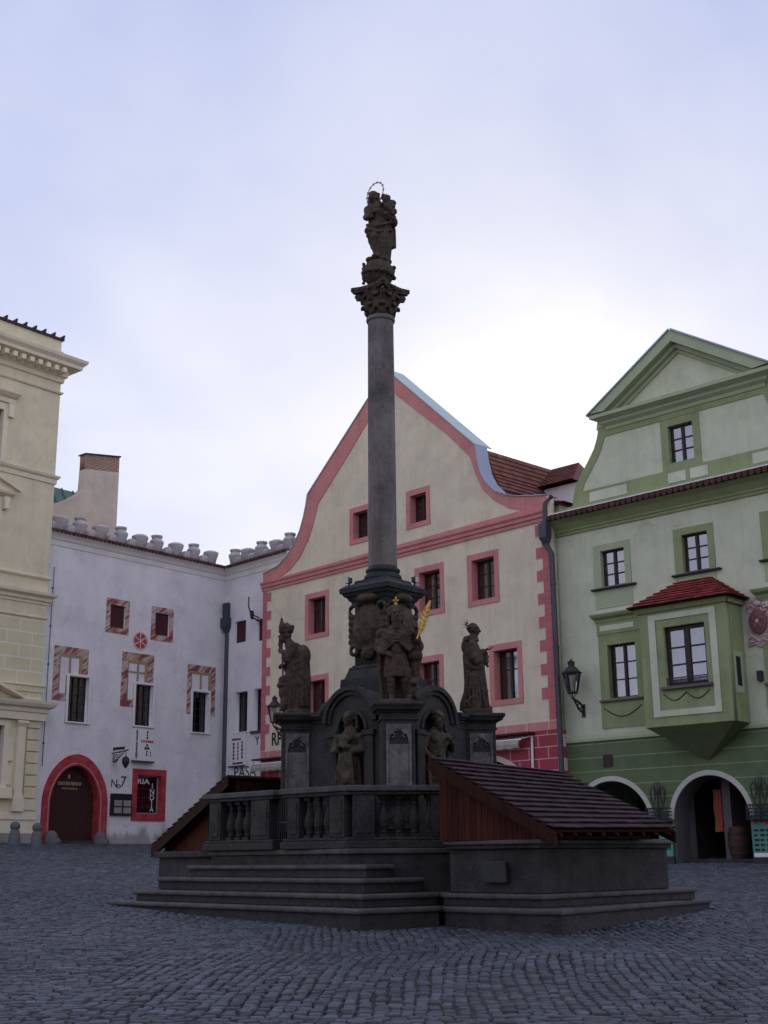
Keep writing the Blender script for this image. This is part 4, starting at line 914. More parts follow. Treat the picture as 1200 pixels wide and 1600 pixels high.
    rt = MB(); rt.box(L + .1, -.1, .6, 8.9, 18.2, 18.4); link('flat_roof', rt.mesh('rt'), 'green_copper', b)
cream_building()

# tall fire wall with a brick chimney top behind the white house
def fire_wall():
    a = R(50); px = WH[0] - math.sin(a) * 4.0, WH[1] + math.cos(a) * 4.0
    b = empty('chimney_wall', px, R(50), 'pale rendered fire wall rising into a brick-topped chimney behind the white house', 'wall', base=.5); b['kind'] = 'thing'
    link('render', panel([[(-9.2, -.4), (-2.72, -.4), (-2.72, 16.2), (-4.5, 15.95), (-4.52, 15.1), (-4.7, 14.85), (-5.15, 14.53), (-5.6, 14.28), (-6.1, 14.08), (-9.2, 13.0)]], 0, .4), 'old_render', b)
    link('brick_top', panel([[(-4.5, 15.95), (-2.72, 16.2), (-2.72, 16.88), (-4.5, 16.6)]], .01, .39), 'brick', b)
    c = MB(); c.hexa([(-4.55, -.05, 16.59), (-2.68, -.05, 16.89), (-2.68, .45, 16.89), (-4.55, .45, 16.59)], [(-4.55, -.05, 16.65), (-2.68, -.05, 16.95), (-2.68, .45, 16.95), (-4.55, .45, 16.65)]); link('cap', c.mesh('cap'), 'dark_frame', b)
    r = MB(); r.hexa([(-10, 1.25, 12.6), (-2.0, 1.25, 12.6), (-2.0, 1.3, 12.6), (-10, 1.3, 12.6)], [(-10, 3.5, 16.05), (-2.0, 3.5, 16.05), (-2.0, 3.6, 16.0), (-10, 3.6, 16.0)])
    for i in range(13): x = -9.8 + i * .6; r.hexa([(x, 1.2, 12.62), (x + .05, 1.2, 12.62), (x + .05, 1.25, 12.6), (x, 1.25, 12.6)], [(x, 3.45, 16.09), (x + .05, 3.45, 16.09), (x + .05, 3.5, 16.05), (x, 3.5, 16.05)])
    link('metal_roof', r.mesh('mr'), 'green_copper', b)
    ch = MB(); ch.box(-5.55, -4.7, -2.2, -1.6, 11.2, 12.35); link('low_chimney', ch.mesh('lc'), 'brick', b)
fire_wall()

# ------------------------------------------------------------------ street furniture on the houses
def wall_lantern(P, az, u, zt, out, lab, k=1.):
    """Six-sided iron lantern on a scrolled wall bracket; zt = tip of the finial, out = distance from the wall."""
    xy = frame_xy(P, az, u); zt *= k; s = empty('wall_lantern', (xy[0] * k, xy[1] * k), R(az), lab, 'street lamp', 'wrought iron wall lanterns', base=zt - 1.5)
    def at(m): return m.xf(Matrix.Translation((0, -out, zt)))
    m = MB(); m.lathe([(.30, -.46), (.31, -.43), (.26, -.40), (.15, -.27), (.10, -.24), (.10, -.14), (.12, -.13), (.12, -.11), (.06, -.08), (.03, -.04), (.001, 0)], 0, 0, 6, facet=R(30)); at(m); link('lantern_roof', m.mesh('roof'), 'iron', s)
    m = MB()
    for i in range(6):
        a = R(30 + 60 * i); m.tube([(.265 * math.cos(a), .265 * math.sin(a), -.46), (.15 * math.cos(a), .15 * math.sin(a), -1.02)], .016, 5)
    m.lathe([(.13, -1.06), (.165, -1.04), (.165, -1.0), (.13, -1.0)], 0, 0, 6, facet=R(30)); at(m); link('lantern_frame', m.mesh('frame'), 'iron', s)
    m = MB(); n0 = []
    for i in range(6):
        a, c = R(30 + 60 * i), R(90 + 60 * i)
        m.add([(.25 * math.cos(a), .25 * math.sin(a), -.465), (.25 * math.cos(c), .25 * math.sin(c), -.465), (.14 * math.cos(c), .14 * math.sin(c), -1.0), (.14 * math.cos(a), .14 * math.sin(a), -1.0)], [(0, 3, 2, 1)])
    at(m); link('pane', m.mesh('panes'), 'lamp_glass', s)
    m = MB(); m.lathe([(.03, -1.0), (.03, -.8), (.05, -.78), (.055, -.6), (.03, -.5), (.001, -.48)], 0, 0, 8); at(m); link('burner', m.mesh('burner'), 'white_paint', s, smooth=True)
    m = MB()
    for a in (R(60), R(180), R(300)): m.tube([(.14 * math.cos(a), .14 * math.sin(a), -1.04), (0, 0, -1.22)], .014, 5)
    m.tube([(0, 0, -1.2), (0, out * .25, -1.24), (0, out * .6, -1.30), (0, out * .98, -1.42)], .035, 6); m.tube([(0, .05, -1.22), (0, out * .5, -1.5), (0, out * .98, -1.62)], .03, 6)
    m.tube([(0, out * .62 + .1 * math.cos(t), -1.40 + .08 * math.sin(t)) for t in [i * .5 for i in range(13)]], .022, 6)
    m.box(-.05, .05, out - .05, out - .002, -1.72, -1.34); at(m); link('bracket', m.mesh('bracket'), 'iron', s)
wall_lantern(PK, -43.5, 1.02, 5.74, .55, 'black wrought iron wall lantern on the green house, beside the dark drainpipe')
wall_lantern(PK, -47, -13.25, 6.03, .6, 'black wrought iron wall lantern on the pink house, half hidden by the bishop pier', KP)

def wall_ornament(u, lab):
    s = empty('flower_holder', frame_xy(PK, -43.5, u), R(-43.5), lab, 'flower holder', 'wrought iron flower holders on the arcade piers', base=.7)
    m = MB(); m.tube([(0, -.12, .8), (0, -.14, 1.4), (0, -.13, 2.0)], .035, 6, .01)
    for sg in (-1, 1):
        m.tube([(sg * x, -.14, z) for x, z in ((.0, 1.15), (.12, 1.25), (.22, 1.5), (.24, 1.75), (.16, 1.86), (.09, 1.78), (.08, 1.55), (.14, 1.4))], .02, 6)
        m.tube([(sg * x, -.14, z) for x, z in ((.0, 1.5), (.05, 1.75), (.1, 1.92), (.05, 1.98))], .016, 6)
    link('ironwork', m.mesh('iron'), 'iron', s)
    m = MB()
    for k in range(5): z = .88 + k * .095; m.tube([(-.34, -.02, z), (-.34, -.3, z), (.34, -.3, z), (.34, -.02, z)], .014, 5)
    for i in range(15): x = -.34 + i * .0485; m.tube([(x, -.3, .86), (x, -.3, 1.28)], .012, 5)
    m.box(-.33, .33, -.28, -.02, .86, .9); link('basket', m.mesh('basket'), 'iron', s)
wall_ornament(3.47, 'black iron flower holder on the pier between the two green arches')
wall_ornament(6.58, 'black iron flower holder at the right edge, above the green menu board')

def menu_board(u, z0, w, h, lab, kind, out=.1):
    s = empty('menu_board', frame_xy(PK, -43.5, u), R(-43.5), lab, 'sign', 'menu boards under the arcade', base=z0)
    m = MB(); m.box(0, w, -out - .04, -out, z0, z0 + h); link('board', m.mesh('board'), kind, s, bevel=.005, seg=1)
    m = MB(); m.box(-.02, w + .02, -out - .03, -out + .03, z0 + h, z0 + h + .03); link('top_rail', m.mesh('rail'), 'iron', s)
    m = MB(); m.box(-.02, w + .02, -out - .03, -out + .03, z0 - .25, z0); link('base', m.mesh('base'), 'iron', s)
    m = MB(); y = -out - .043
    for r in range(5):
        z = z0 + .17 + r * .125
        for c in range(6): x = .06 + c * (w - .1) / 6; m.box(x, x + (w - .1) / 6 * random.uniform(.5, .85), y, y + .006, z, z + .06)
    link('lettering', m.mesh('print'), 'black_paint', s)
    m = MB()
    for i in range(7): m.ell((.12 + (w - .2) * i / 6, y + .004, z0 + h - .12 + .05 * math.sin(i * 2)), (.07, .005, .06), seg=10, rings=6)
    link('picture', m.mesh('pic'), 'red_paint', s)
    m = MB(); m.box(.02, w * .5, y, y + .007, z0 + .02, z0 + .12); link('picture', m.mesh('pic2'), 'white_paint', s)
menu_board(6.27, -.1, 1.15, 1.05, 'green printed menu board with red picture, leaning at the right edge by the arch', 'green_print')
menu_board(3.42, -.05, .42, .78, 'pale green printed board glimpsed between the tiled cover and the arch pier', 'cyan_print')
bn = empty('wooden_barrel', frame_xy(PK, -43.5, 5.5, -.6), R(-43.5), 'brown barrel standing inside the right-hand green arch', 'barrel', base=-.24)
m = MB(); m.lathe([(.24, -.13), (.30, .12), (.32, .35), (.31, .5), (.27, .72), (.25, .72), (.25, .68), (.001, .67)], 0, 0, 20); m.xf(Matrix.Translation((0, 0, .0))); link('staves', m.mesh('barrel'), 'bin_brown', bn, smooth=True)
m = MB()
for z, r in ((0, .285), (.2, .318), (.52, .315)): m.lathe([(r, z), (r + .012, z), (r + .012, z + .05), (r, z + .05)], 0, 0, 20)
link('hoop', m.mesh('hoops'), 'iron', bn)
bn2 = empty('cloth_banner', frame_xy(PK, -43.5, 4.75, -.9), R(-43.5), 'narrow yellow and red banner hanging in the right-hand green arch', 'banner', base=.6)
m = MB(); n = 14; vs = []
for i in range(n + 1): z = 1.75 - 1.15 * i / n; vs += [(-.13, .02 * math.sin(i * .8), z), (0, .015 * math.sin(i * .8 + 1), z), (.13, .02 * math.sin(i * .8 + 2), z)]
m.add(vs, [(3 * i + k, 3 * i + 3 + k, 3 * i + 4 + k, 3 * i + 1 + k) for i in range(n) for k in (0, 1)]); o = link('cloth', m.mesh('cloth'), 'orange_print', bn2); so = o.modifiers.new('t', 'SOLIDIFY'); so.thickness = .008
m = MB(); m.tube([(-.16, 0, 1.77), (.16, 0, 1.77)], .014, 6)
link('rod', m.mesh('rod'), 'iron', bn2)
m = MB(); vs = []
m.box(.0, .13, -.035, -.028, .62, 1.73); link('red_stripe', m.mesh('stripe'), 'red_paint', bn2)

def bollard(x, y, lab, big=False):
    g = float(gz(x, y)); s = empty('stone_bollard', (x, y), random.uniform(0, 1), lab, 'bollard', 'stone bollards along the left fronts', base=g)
    m = MB(); k = 1.
    m.lathe([(.20, g - .1), (.19, g + .1), (.16, g + .44), (.13, g + .47), (.12, g + .5)], 0, 0, 14); link('post', m.mesh('post'), 'bollard_stone', s, smooth=True)
    m = MB(); m.lathe([(.12, g + .5), (.155, g + .54), (.165, g + .62), (.14, g + .70), (.07, g + .75), (.001, g + .76)], 0, 0, 14); link('head', m.mesh('head'), 'bollard_stone', s, smooth=True)
bollard(-12.32, 43.0, 'grey stone bollard with a round head, the left one by the cream building')
bollard(-11.58, 43.0, 'grey stone bollard with a round head, close to the left foot of the red portal')
def guard_stone(u, lab):
    x, y = frame_xy(WH, 50, u, .25); g = float(gz(x, y)); s = empty('guard_stone', (x, y), .4, lab, 'guard stone', 'guard stones at the red portal', base=g)
    m = MB(); m.ell((0, 0, g + .12), (.26, .24, .34), seg=14, rings=8); m.ell((.05, -.05, g + .05), (.3, .2, .2)); o = link('stone', remesh(m, .03, 2), 'bollard_stone', s, smooth=True)
guard_stone(-6.05, 'rounded guard stone at the right foot of the red arched portal')
guard_stone(-8.15, 'rounded guard stone at the left foot of the red arched portal')

# ------------------------------------------------------------------ the plague column: stepped base, basins, piers, pedestal, shaft
AX = (-.03, 22.0)
def W(p): return (p[0] - AX[0], p[1] - AX[1])
MON = empty('plague_column', AX, 0, 'dark stone plague column on a stepped base in the middle of the square', 'monument', base=-.75)
PIERS = {'front': (.17, 20.40), 'left': (-1.53, 21.85), 'right': (1.60, 22.15), 'back': (-.10, 23.60)}
ROT = R(6)
def rot2(x, y, a): return (x * math.cos(a) - y * math.sin(a), x * math.sin(a) + y * math.cos(a))
def sq(hd, c=(0, 0), ang=R(-84)): return [(c[0] + hd * math.cos(ang + i * math.pi / 2), c[1] + hd * math.sin(ang + i * math.pi / 2)) for i in range(4)]
def box2(c, hx, hy, ang=ROT): return [tuple(a + b for a, b in zip(c, rot2(x, y, ang))) for x, y in ((-hx, -hy), (hx, -hy), (hx, hy), (-hx, hy))]
def ring(pts, d):
    """Grow a counter-clockwise polygon by d."""
    n = len(pts); out = []
    for i in range(n):
        p0, p1, p2 = Vector(pts[i - 1]), Vector(pts[i]), Vector(pts[(i + 1) % n]); a, b = (p1 - p0).normalized(), (p2 - p1).normalized()
        n1, n2 = Vector((a.y, -a.x)), Vector((b.y, -b.x)); m = (n1 + n2); m /= max(.3, m.dot(n1)); out.append((p1.x + m.x * d, p1.y + m.y * d))
    return out
def P(name, pts, z0, z1, mat, bevel=.012, top=None, parent=None, y=None):
    m = MB(); m.prism([W(p) for p in pts], z0, z1, [W(p) for p in top] if top else None); return link(name, m.mesh(name), mat, parent or MON, bevel=bevel)
dl = (-.65, .76); dr = (.788, .616)
def steps():
    C = [(-.40, 18.25), (-.36, 18.62), (-.35, 19.0), (-.32, 19.35)]; tl = [(-5.0, 23.35), (-4.46, 23.01), (-4.05, 22.96), (-3.50, 22.76)]
    zt = [-.69, -.506, -.295, -.101]; rt = [(.80, 19.13), (.78, 19.45), (.56, 19.72), (.12, 19.72)]
    for i in range(4):
        c, l, r, z = C[i], tl[i], rt[i], zt[i]; z0 = (-1.3, -.685, -.5, -.29)[i]
        body = [l, c, r, (r[0] - .55, r[1] + 1.3), (l[0] + 1.5, l[1] + 1.0)]
        # block-built steps: joints cut the long face into stones
        P('step', ring(body, -.045), z0, z - .075, 'step_stone', .008); s = P('step', body, z - .073, z, 'worn_skylit_stone', .026)
    Q1 = [(.80, 19.13), (2.33, 17.70), (5.35, 21.75), (3.6, 23.6), (.6, 20.9)]; Q2 = [(.80, 19.30), (2.10, 18.00), (4.97, 21.1), (3.5, 22.9), (.6, 20.9)]
    P('step', ring(Q1, -.035), -1.3, -.78, 'step_stone', .01); P('step', Q1, -.778, -.692, 'worn_skylit_stone', .03)
    P('step', ring(Q2, -.035), -.688, -.585, 'step_stone', .01); P('step', Q2, -.583, -.508, 'worn_skylit_stone', .025)
    # basins on either side, coped walls
    BR = [(.92, 19.20), (2.12, 18.10), (4.38, 20.45), (3.3, 22.1), (1.2, 21.2)]
    P('basin_wall', BR, -.505, .10, 'monument_stone', .015)
    P('basin_coping', ring(BR, .06), .102, .16, 'monument_stone', .015); P('basin_coping', ring(BR, .10), .161, .225, 'worn_skylit_stone', .018)
    a, n = Vector((.72, -.66)), 0
    pl = MB(); c = Vector((1.55, 18.58)); d = Vector((.737, -.676)); nn = Vector((-.676, -.737)); vs = []
    for o in (0., .06):
        for x, z in ((-.2, -.36), (.2, -.36), (.2, -.07), (-.2, -.07)): q = c + d * x + nn * (o + .0); vs.append((*W(q), z))
    c = 0; pl.hexa(vs[:4], vs[4:]); link('tablet', pl.mesh('tablet'), 'plaque_stone', MON, bevel=.012)
    BL = [(-4.13, 23.64), (-2.9, 22.32), (-1.0, 23.4), (-2.2, 25.6)]
    P('basin_wall', BL, -.9, .03, 'monument_stone', .015); P('basin_coping', ring(BL, .08), .032, .135, 'monument_stone', .018)
    PL = [(-.60, 19.70), (.98, 19.92), (2.2, 21.2), (1.5, 23.9), (-.5, 24.9), (-3.07, 22.36)]
    P('platform', ring(PL, -.04), -.9, .05, 'monument_stone', .012); P('platform_edge', PL, .052, .133, 'worn_skylit_stone', .02)
steps()

def core():
    for k, c in PIERS.items():
        p = MB()
        for hx, z0, z1 in ((.33, .136, .34), (.29, .341, .40), (.26, .401, 2.10), (.285, 2.101, 2.135), (.27, 2.136, 2.21)): p.prism([W(q) for q in box2(c, hx, hx)], z0, z1)
        for h0, h1, z0, z1 in ((.28, .34, 2.211, 2.26), (.37, .38, 2.261, 2.29), (.38, .415, 2.291, 2.335), (.415, .40, 2.336, 2.378)): p.prism([W(q) for q in box2(c, h0, h0)], z0, z1, [W(q) for q in box2(c, h1, h1)])
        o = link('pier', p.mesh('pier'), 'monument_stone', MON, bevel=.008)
        if k == 'back': continue
        # carved panel with an arched cartouche on the front
        pm = panel([[(-.2, .42), (.2, .42), (.2, 2.04), (-.2, 2.04)], [(-.155, .47), (.155, .47), (.155, 1.7)] + [(.155 * math.cos(t), 1.76 + .17 * math.sin(t)) for t in [i * math.pi / 14 for i in range(15)]] + [(-.155, 1.7)]], -.02, .002)
        pm.transform(Matrix.Translation((*W(c), 0)) @ Matrix.Rotation(ROT, 4, 'Z') @ Matrix.Translation((0, -.26, 0))); link('carved_panel', pm, 'panel_stone', o, bevel=.006)
        pb = MB(); pb.box(-.15, .15, -.008, .002, .48, 1.72); pb.xf(Matrix.Translation((*W(c), 0)) @ Matrix.Rotation(ROT, 4, 'Z') @ Matrix.Translation((0, -.26, 0))); link('panel_field', pb.mesh('pf'), 'panel_stone', o)
        q = MB()
        for s in (-1, 1):
            q.tube([(s * (.1 + .035 * math.cos(t)), -.02, 1.86 + .035 * math.sin(t)) for t in [i * .6 for i in range(9)]], .014, 6); q.tube([(s * .05, -.02, .56), (s * .13, -.02, .53), (s * .14, -.02, .6), (s * .1, -.02, .62)], .013, 6)
        q.ell((0, -.015, 1.98), (.06, .03, .045)); q.xf(Matrix.Translation((*W(c), 0)) @ Matrix.Rotation(ROT, 4, 'Z') @ Matrix.Translation((0, -.26, 0))); link('scrolls', q.mesh('scr'), 'panel_stone', o, smooth=True)
    corners = [PIERS[k] for k in ('front', 'right', 'back', 'left')]
    P('inner_block', ring(corners, -.42), .136, 2.30, 'slab_stone', 0)
    order = ['left', 'front', 'right', 'back', 'left']
    for i in range(4):
        A, B = Vector(PIERS[order[i]]), Vector(PIERS[order[i + 1]]); mid = (A + B) / 2; L = (B - A).length; ang = math.atan2(B.y - A.y, B.x - A.x); hw = L / 2 - .2
        c = (.15, -.15, 0, 0)[i]; r = .57
        M = Matrix.Translation((*W(mid), 0)) @ Matrix.Rotation(ang, 4, 'Z')
        out = [(-hw, .137), (hw, .137), (hw, 2.235)] + [(c + r * math.cos(t), 2.16 + r * math.sin(t)) for t in [R(8) + (math.pi - 2 * R(8)) * k / 24 for k in range(25)]] + [(-hw, 2.235)]
        hole = arch(c - .0, .29, 2.03, .29, .5, 16)
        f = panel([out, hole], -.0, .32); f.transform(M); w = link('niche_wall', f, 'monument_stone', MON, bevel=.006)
        # archivolt mouldings, imposts, niche shell, lunette vault
        for ro, ri, y0 in ((.60, .52, -.09), (.515, .45, -.045), (.36, .292, -.03)):
            zc = 2.16 if ri > .4 else 2.03; cc = c
            pts = [(cc + ro * math.cos(t), zc + ro * math.sin(t)) for t in [math.pi * k / 24 for k in range(25)]] + [(cc + ri * math.cos(t), zc + ri * math.sin(t)) for t in [math.pi * (24 - k) / 24 for k in range(25)]]
            a_ = panel([pts], y0, .01); a_.transform(M); link('arch_moulding', a_, 'monument_stone', w, bevel=.008)
        im = MB()
        for s in (-1, 1):
            im.box(c + s * .40 - .10, c + s * .40 + .10, -.05, .003, .14, 1.93); im.box(c + s * .41 - .13, c + s * .41 + .13, -.08, .003, 1.931, 2.01)
        im.xf(M); link('niche_pilaster', im.mesh('imp'), 'monument_stone', w, bevel=.008)
        sh = MB(); sh.lathe([(.31, .5), (.31, 2.03)] + [(.31 * math.cos(t), 2.03 + .31 * math.sin(t)) for t in (.3, .6, .9, 1.2, 1.5)], c, .04, 16, 0, math.pi); sh.box(c - .35, c + .35, .03, .5, .4, .5); sh.xf(M); link('niche_shell', sh.mesh('shell'), 'slab_stone', w, smooth=True)
        lu = MB(); lu.uprism([(c + (r - .01) * math.cos(t), 2.15 + (r - .01) * math.sin(t)) for t in [math.pi * k / 20 for k in range(21)]], .321, 1.0); lu.xf(M); link('arch_vault', lu.mesh('vault'), 'slab_stone', w)
        e = MB()
        for s0, s1 in ((-hw, c - .62), (c + .62, hw)):
            if s1 - s0 < .02: continue
            for o_, z0, z1 in ((.03, 2.20, 2.25), (.08, 2.251, 2.29), (.13, 2.291, 2.335), (.11, 2.336, 2.372)): e.box(s0, s1, -o_, .3, z0, z1)
        if e.v: e.xf(M); link('entablature', e.mesh('ent'), 'monument_stone', w, bevel=.006)
    # pedestal (corner towards the camera), slab and attic base
    cz = AX
    def S(nm, h0, h1, z0, z1, mat='monument_stone', bv=.012): return P(nm, sq(h0, cz), z0, z1, mat, bv, sq(h1, cz))
    S('pedestal_foot', 1.0, .80, 2.30, 2.62, 'slab_stone'); S('pedestal_foot', .82, .80, 2.621, 2.82, 'slab_stone'); S('pedestal_foot', .775, .76, 2.821, 2.99, 'slab_stone'); S('pedestal_foot', .70, .62, 2.991, 3.16); S('pedestal_foot', .64, .53, 3.161, 3.24)
    S('pedestal_die', .51, .505, 3.241, 4.28); S('pedestal_neck', .55, .58, 4.281, 4.36); 
    for h0, h1, z0, z1 in ((.60, .66, 4.361, 4.44), (.70, .74, 4.441, 4.50), (.78, .79, 4.501, 4.58), (.80, .66, 4.581, 4.66)): S('pedestal_slab', h0, h1, z0, z1, 'slab_stone', .01)
    S('column_plinth', .54, .50, 4.66, 4.745, 'slab_stone')
    m = MB(); m.lathe([(.33, 4.746), (.345, 4.78), (.33, 4.83), (.29, 4.85), (.285, 4.88), (.305, 4.90), (.31, 4.925), (.30, 4.95), (.268, 4.965), (.258, 5.0)], 0, 0, 40); link('column_base', m.mesh('base'), 'slab_stone', MON, smooth=True)
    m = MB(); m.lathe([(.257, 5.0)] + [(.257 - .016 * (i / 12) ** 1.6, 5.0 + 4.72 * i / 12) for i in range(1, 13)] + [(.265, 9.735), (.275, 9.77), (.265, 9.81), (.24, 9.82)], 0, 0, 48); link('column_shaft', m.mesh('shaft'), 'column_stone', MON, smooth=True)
    # Corinthian capital: bell, two tiers of curling leaves, corner volutes, concave abacus
    m = MB(); m.lathe([(.235, 9.80), (.235, 9.95), (.26, 10.12), (.33, 10.27), (.345, 10.30)], 0, 0, 24)
    for tier, (n, z, rr, hh) in enumerate(((8, 9.84, .245, .2), (8, 9.97, .26, .26))):
        for i in range(n):
            a = (i + .5 * tier) * 2 * math.pi / n + R(6); ca, sa = math.cos(a), math.sin(a); q = MB()
            q.ell((rr + .015, 0, z + hh * .45), (.03, .085, hh * .55)); q.ell((rr + .075, 0, z + hh * .86), (.055, .075, .04)); q.ell((rr + .105, 0, z + hh * .76), (.028, .055, .035))
            for s in (-1, 1): q.ell((rr + .03, s * .075, z + hh * .6), (.03, .03, .06))
            q.xf(Matrix.Rotation(a, 4, 'Z')); m.add(q.v, q.f)
    for i in range(4):
        a = R(-84) + i * math.pi / 2; q = MB()
        q.cap((.27, 0, 10.05), (.40, 0, 10.24), .035, .04); q.tube([(.41 + (.075 - .005 * k) * math.cos(2.4 - k * .6), 0, 10.215 + (.075 - .005 * k) * math.sin(2.4 - k * .6)) for k in range(13)], .03, 8); q.ell((.41, 0, 10.215), (.05, .045, .05))
        q.xf(Matrix.Rotation(a, 4, 'Z')); m.add(q.v, q.f)
        q = MB(); q.ell((.34, 0, 10.34), (.05, .07, .06)); q.xf(Matrix.Rotation(a + math.pi / 4, 4, 'Z')); m.add(q.v, q.f)
    cap = link('capital', remesh(m, .013, 1), 'statue_stone', MON, smooth=True)
    ab = []
    for i in range(4):
        a = R(-84) + i * math.pi / 2; tip = Vector((math.cos(a), math.sin(a))); nx = Vector((math.cos(a + math.pi / 2), math.sin(a + math.pi / 2))); t_ = Vector((-tip.y, tip.x))
        ab += [tip * .56 - t_ * .035, tip * .56 + t_ * .035]
        for k in (.2, .4, .6, .8):
            p_ = (tip * .56).lerp(nx * .56, k); ab.append(p_ * (1 - .30 * math.sin(math.pi * k) ** .8 * .55))
    ab = [(p.x, p.y) for p in ab]
    m = MB(); m.prism([(x * .92, y * .92) for x, y in ab], 10.30, 10.345, [(x * .97, y * .97) for x, y in ab]); m.prism([(x * 1., y * 1.) for x, y in ab], 10.346, 10.41); link('abacus', m.mesh('abacus'), 'statue_stone', MON, bevel=.008)
    # scrolled cartouches on the two visible faces of the die
    for a in (R(-129), R(-39)):
        m = MB(); m.ell((0, -.02, 3.86), (.33, .10, .40)); m.ell((0, -.10, 3.88), (.22, .06, .28)); m.ell((0, -.04, 4.33), (.22, .13, .09))
        for s in (-1, 1):
            m.tube([(s * (.27 + .09 * math.cos(t)), -.05, 4.15 + .09 * math.sin(t)) for t in [i * .5 for i in range(13)]], .035, 6); m.tube([(s * (.27 + .07 * math.cos(t)), -.05, 3.52 + .07 * math.sin(t)) for t in [i * .5 for i in range(13)]], .035, 6)
            for k in range(5): m.ell((s * .34, -.02, 3.66 + k * .1), (.06, .06, .06))
        m.ell((0, -.06, 3.44), (.12, .07, .1)); me = remesh(m, .016, 2); me.transform(Matrix.Rotation(a + math.pi / 2, 4, 'Z') @ Matrix.Translation((0, -.37, 0)) @ Matrix.Translation((0, 0, 3.88)) @ Matrix.Diagonal((1.15, 1.25, 1.1, 1)) @ Matrix.Translation((0, 0, -3.88))); link('cartouche', me, 'statue_stone', MON, smooth=True)
core()

# ------------------------------------------------------------------ balustrades and the iron gate on the platform
def baluster_mesh():
    m = MB(); m.box(-.07, .07, -.07, .07, 0, .06); m.lathe([(.05, .06), (.06, .09), (.055, .12), (.085, .2), (.09, .27), (.07, .36), (.045, .45), (.04, .5), (.055, .52), (.04, .55), (.05, .6)], 0, 0, 14); m.box(-.07, .07, -.07, .07, .6, .65); return m
def balustrade(pts, posts, balus, lab):
    s = empty('stone_balustrade', pts[0], 0, lab, 'balustrade', 'stone balustrades around the column', base=.133)
    o = pts[0]; rel = lambda p: (p[0] - o[0], p[1] - o[1])
    for nm, hw, z0, z1 in (('base_rail', .15, .134, .25), ('base_rail', .12, .251, .30), ('top_rail', .14, .93, .985), ('top_rail', .17, .986, 1.075)):
        tm = 'worn_skylit_stone' if z1 > 1 else 'monument_stone'
        line = [Vector(p) for p in pts]; lf, rt = [], []
        for i, p in enumerate(line):
            d0 = (line[i] - line[i - 1]).normalized() if i else (line[1] - line[0]).normalized(); d1 = (line[i + 1] - line[i]).normalized() if i < len(line) - 1 else d0
            n = Vector((-(d0 + d1).y, (d0 + d1).x)).normalized(); k = hw / max(.5, n.dot(Vector((-d0.y, d0.x)))); e = -d0 * hw if i == 0 else (d0 * hw if i == len(line) - 1 else Vector((0, 0)))
            lf.append(p + n * k + e); rt.append(p - n * k + e)
        m = MB(); poly = [rel(p) for p in rt] + [rel(p) for p in lf[::-1]]; m.prism(poly, z0, z1); link(nm, m.mesh(nm), tm, s, bevel=.014)
    for c, h, ang in posts:
        m = MB(); m.prism(box2(rel(c), h, .125, ang), .301, .929); m.prism(box2(rel(c), h - .05, .14, ang), .36, .87); link('post', m.mesh('post'), 'monument_stone', s, bevel=.008)
    me = baluster_mesh().mesh('baluster')
    for c, ang in balus:
        b = link('baluster', me, 'monument_stone', s, bevel=0); b.location = Vector(b.location) + Vector((*rel(c), .29)); b.rotation_euler.z = ang; b.scale = (1, 1, .98)
    return s
A0, A1, A2 = Vector((-1.50, 20.80)), Vector((-.56, 19.92)), Vector((.93, 20.10)); aL = math.atan2(-(A0 - A1).y, -(A0 - A1).x); aR = math.atan2((A2 - A1).y, (A2 - A1).x)
balustrade([A0, A1, A2], [(A0 + (A1 - A0) * .10, .13, aL), (A0 + (A1 - A0) * .86, .16, aL), (A1 + (A2 - A1) * .13, .17, aR), (A2 - (A2 - A1) * .08, .14, aR)],
           [(A0 + (A1 - A0) * t, aL) for t in (.30, .47, .64)] + [(A1 + (A2 - A1) * t, aR) for t in (.34, .50, .66, .82)], 'long stone balustrade with a bent corner, below the front pier of the column')
B0, B1 = Vector((-2.96, 22.32)), Vector((-1.84, 21.16))
aB = math.atan2((B1 - B0).y, (B1 - B0).x)
balustrade([B0, B1], [(B0 + (B1 - B0) * .10, .16, aB), (B0 + (B1 - B0) * .86, .24, aB)], [(B0 + (B1 - B0) * t, aB) for t in (.30, .44, .58)], 'short stone balustrade left of the iron gate, against the left tiled cover')
g = empty('iron_gate', (-1.67, 21.0), aB, 'black iron bar gate between the two stone balustrades', 'gate', base=.133)
m = MB()
for i in range(7): x = -.15 + i * .05; m.tube([(x, 0, .16), (x, 0, .98)], .010, 6)
link('bars', m.mesh('bars'), 'iron', g)
for z in (.2, .55, .93): m = MB(); m.box(-.2, .2, -.015, .015, z, z + .03); link('rail', m.mesh('rail'), 'iron', g)
for sx, sy, ang, lab in ((-.60, -.10, 220, 'small floodlight on the left corner of the dark pedestal slab'), (.56, -.12, -40, 'small floodlight on the right corner of the dark pedestal slab')):
    fl = empty('floodlight', (AX[0] + sx, AX[1] + sy), R(ang + 90), lab, 'floodlight', 'floodlights on the pedestal slab', base=4.62)
    m = MB(); m.box(-.045, .045, -.04, .04, 4.69, 4.79); m.box(-.055, .055, -.055, -.04, 4.68, 4.80); link('housing', m.mesh('housing'), 'drain_metal', fl, bevel=.01)
    m = MB(); m.box(-.012, .012, -.012, .012, 4.58, 4.69); link('stem', m.mesh('stem'), 'iron', fl)
    m = MB(); m.box(-.045, .045, -.058, -.0555, 4.69, 4.79); link('pane', m.mesh('glass'), 'lamp_glass_body', fl)

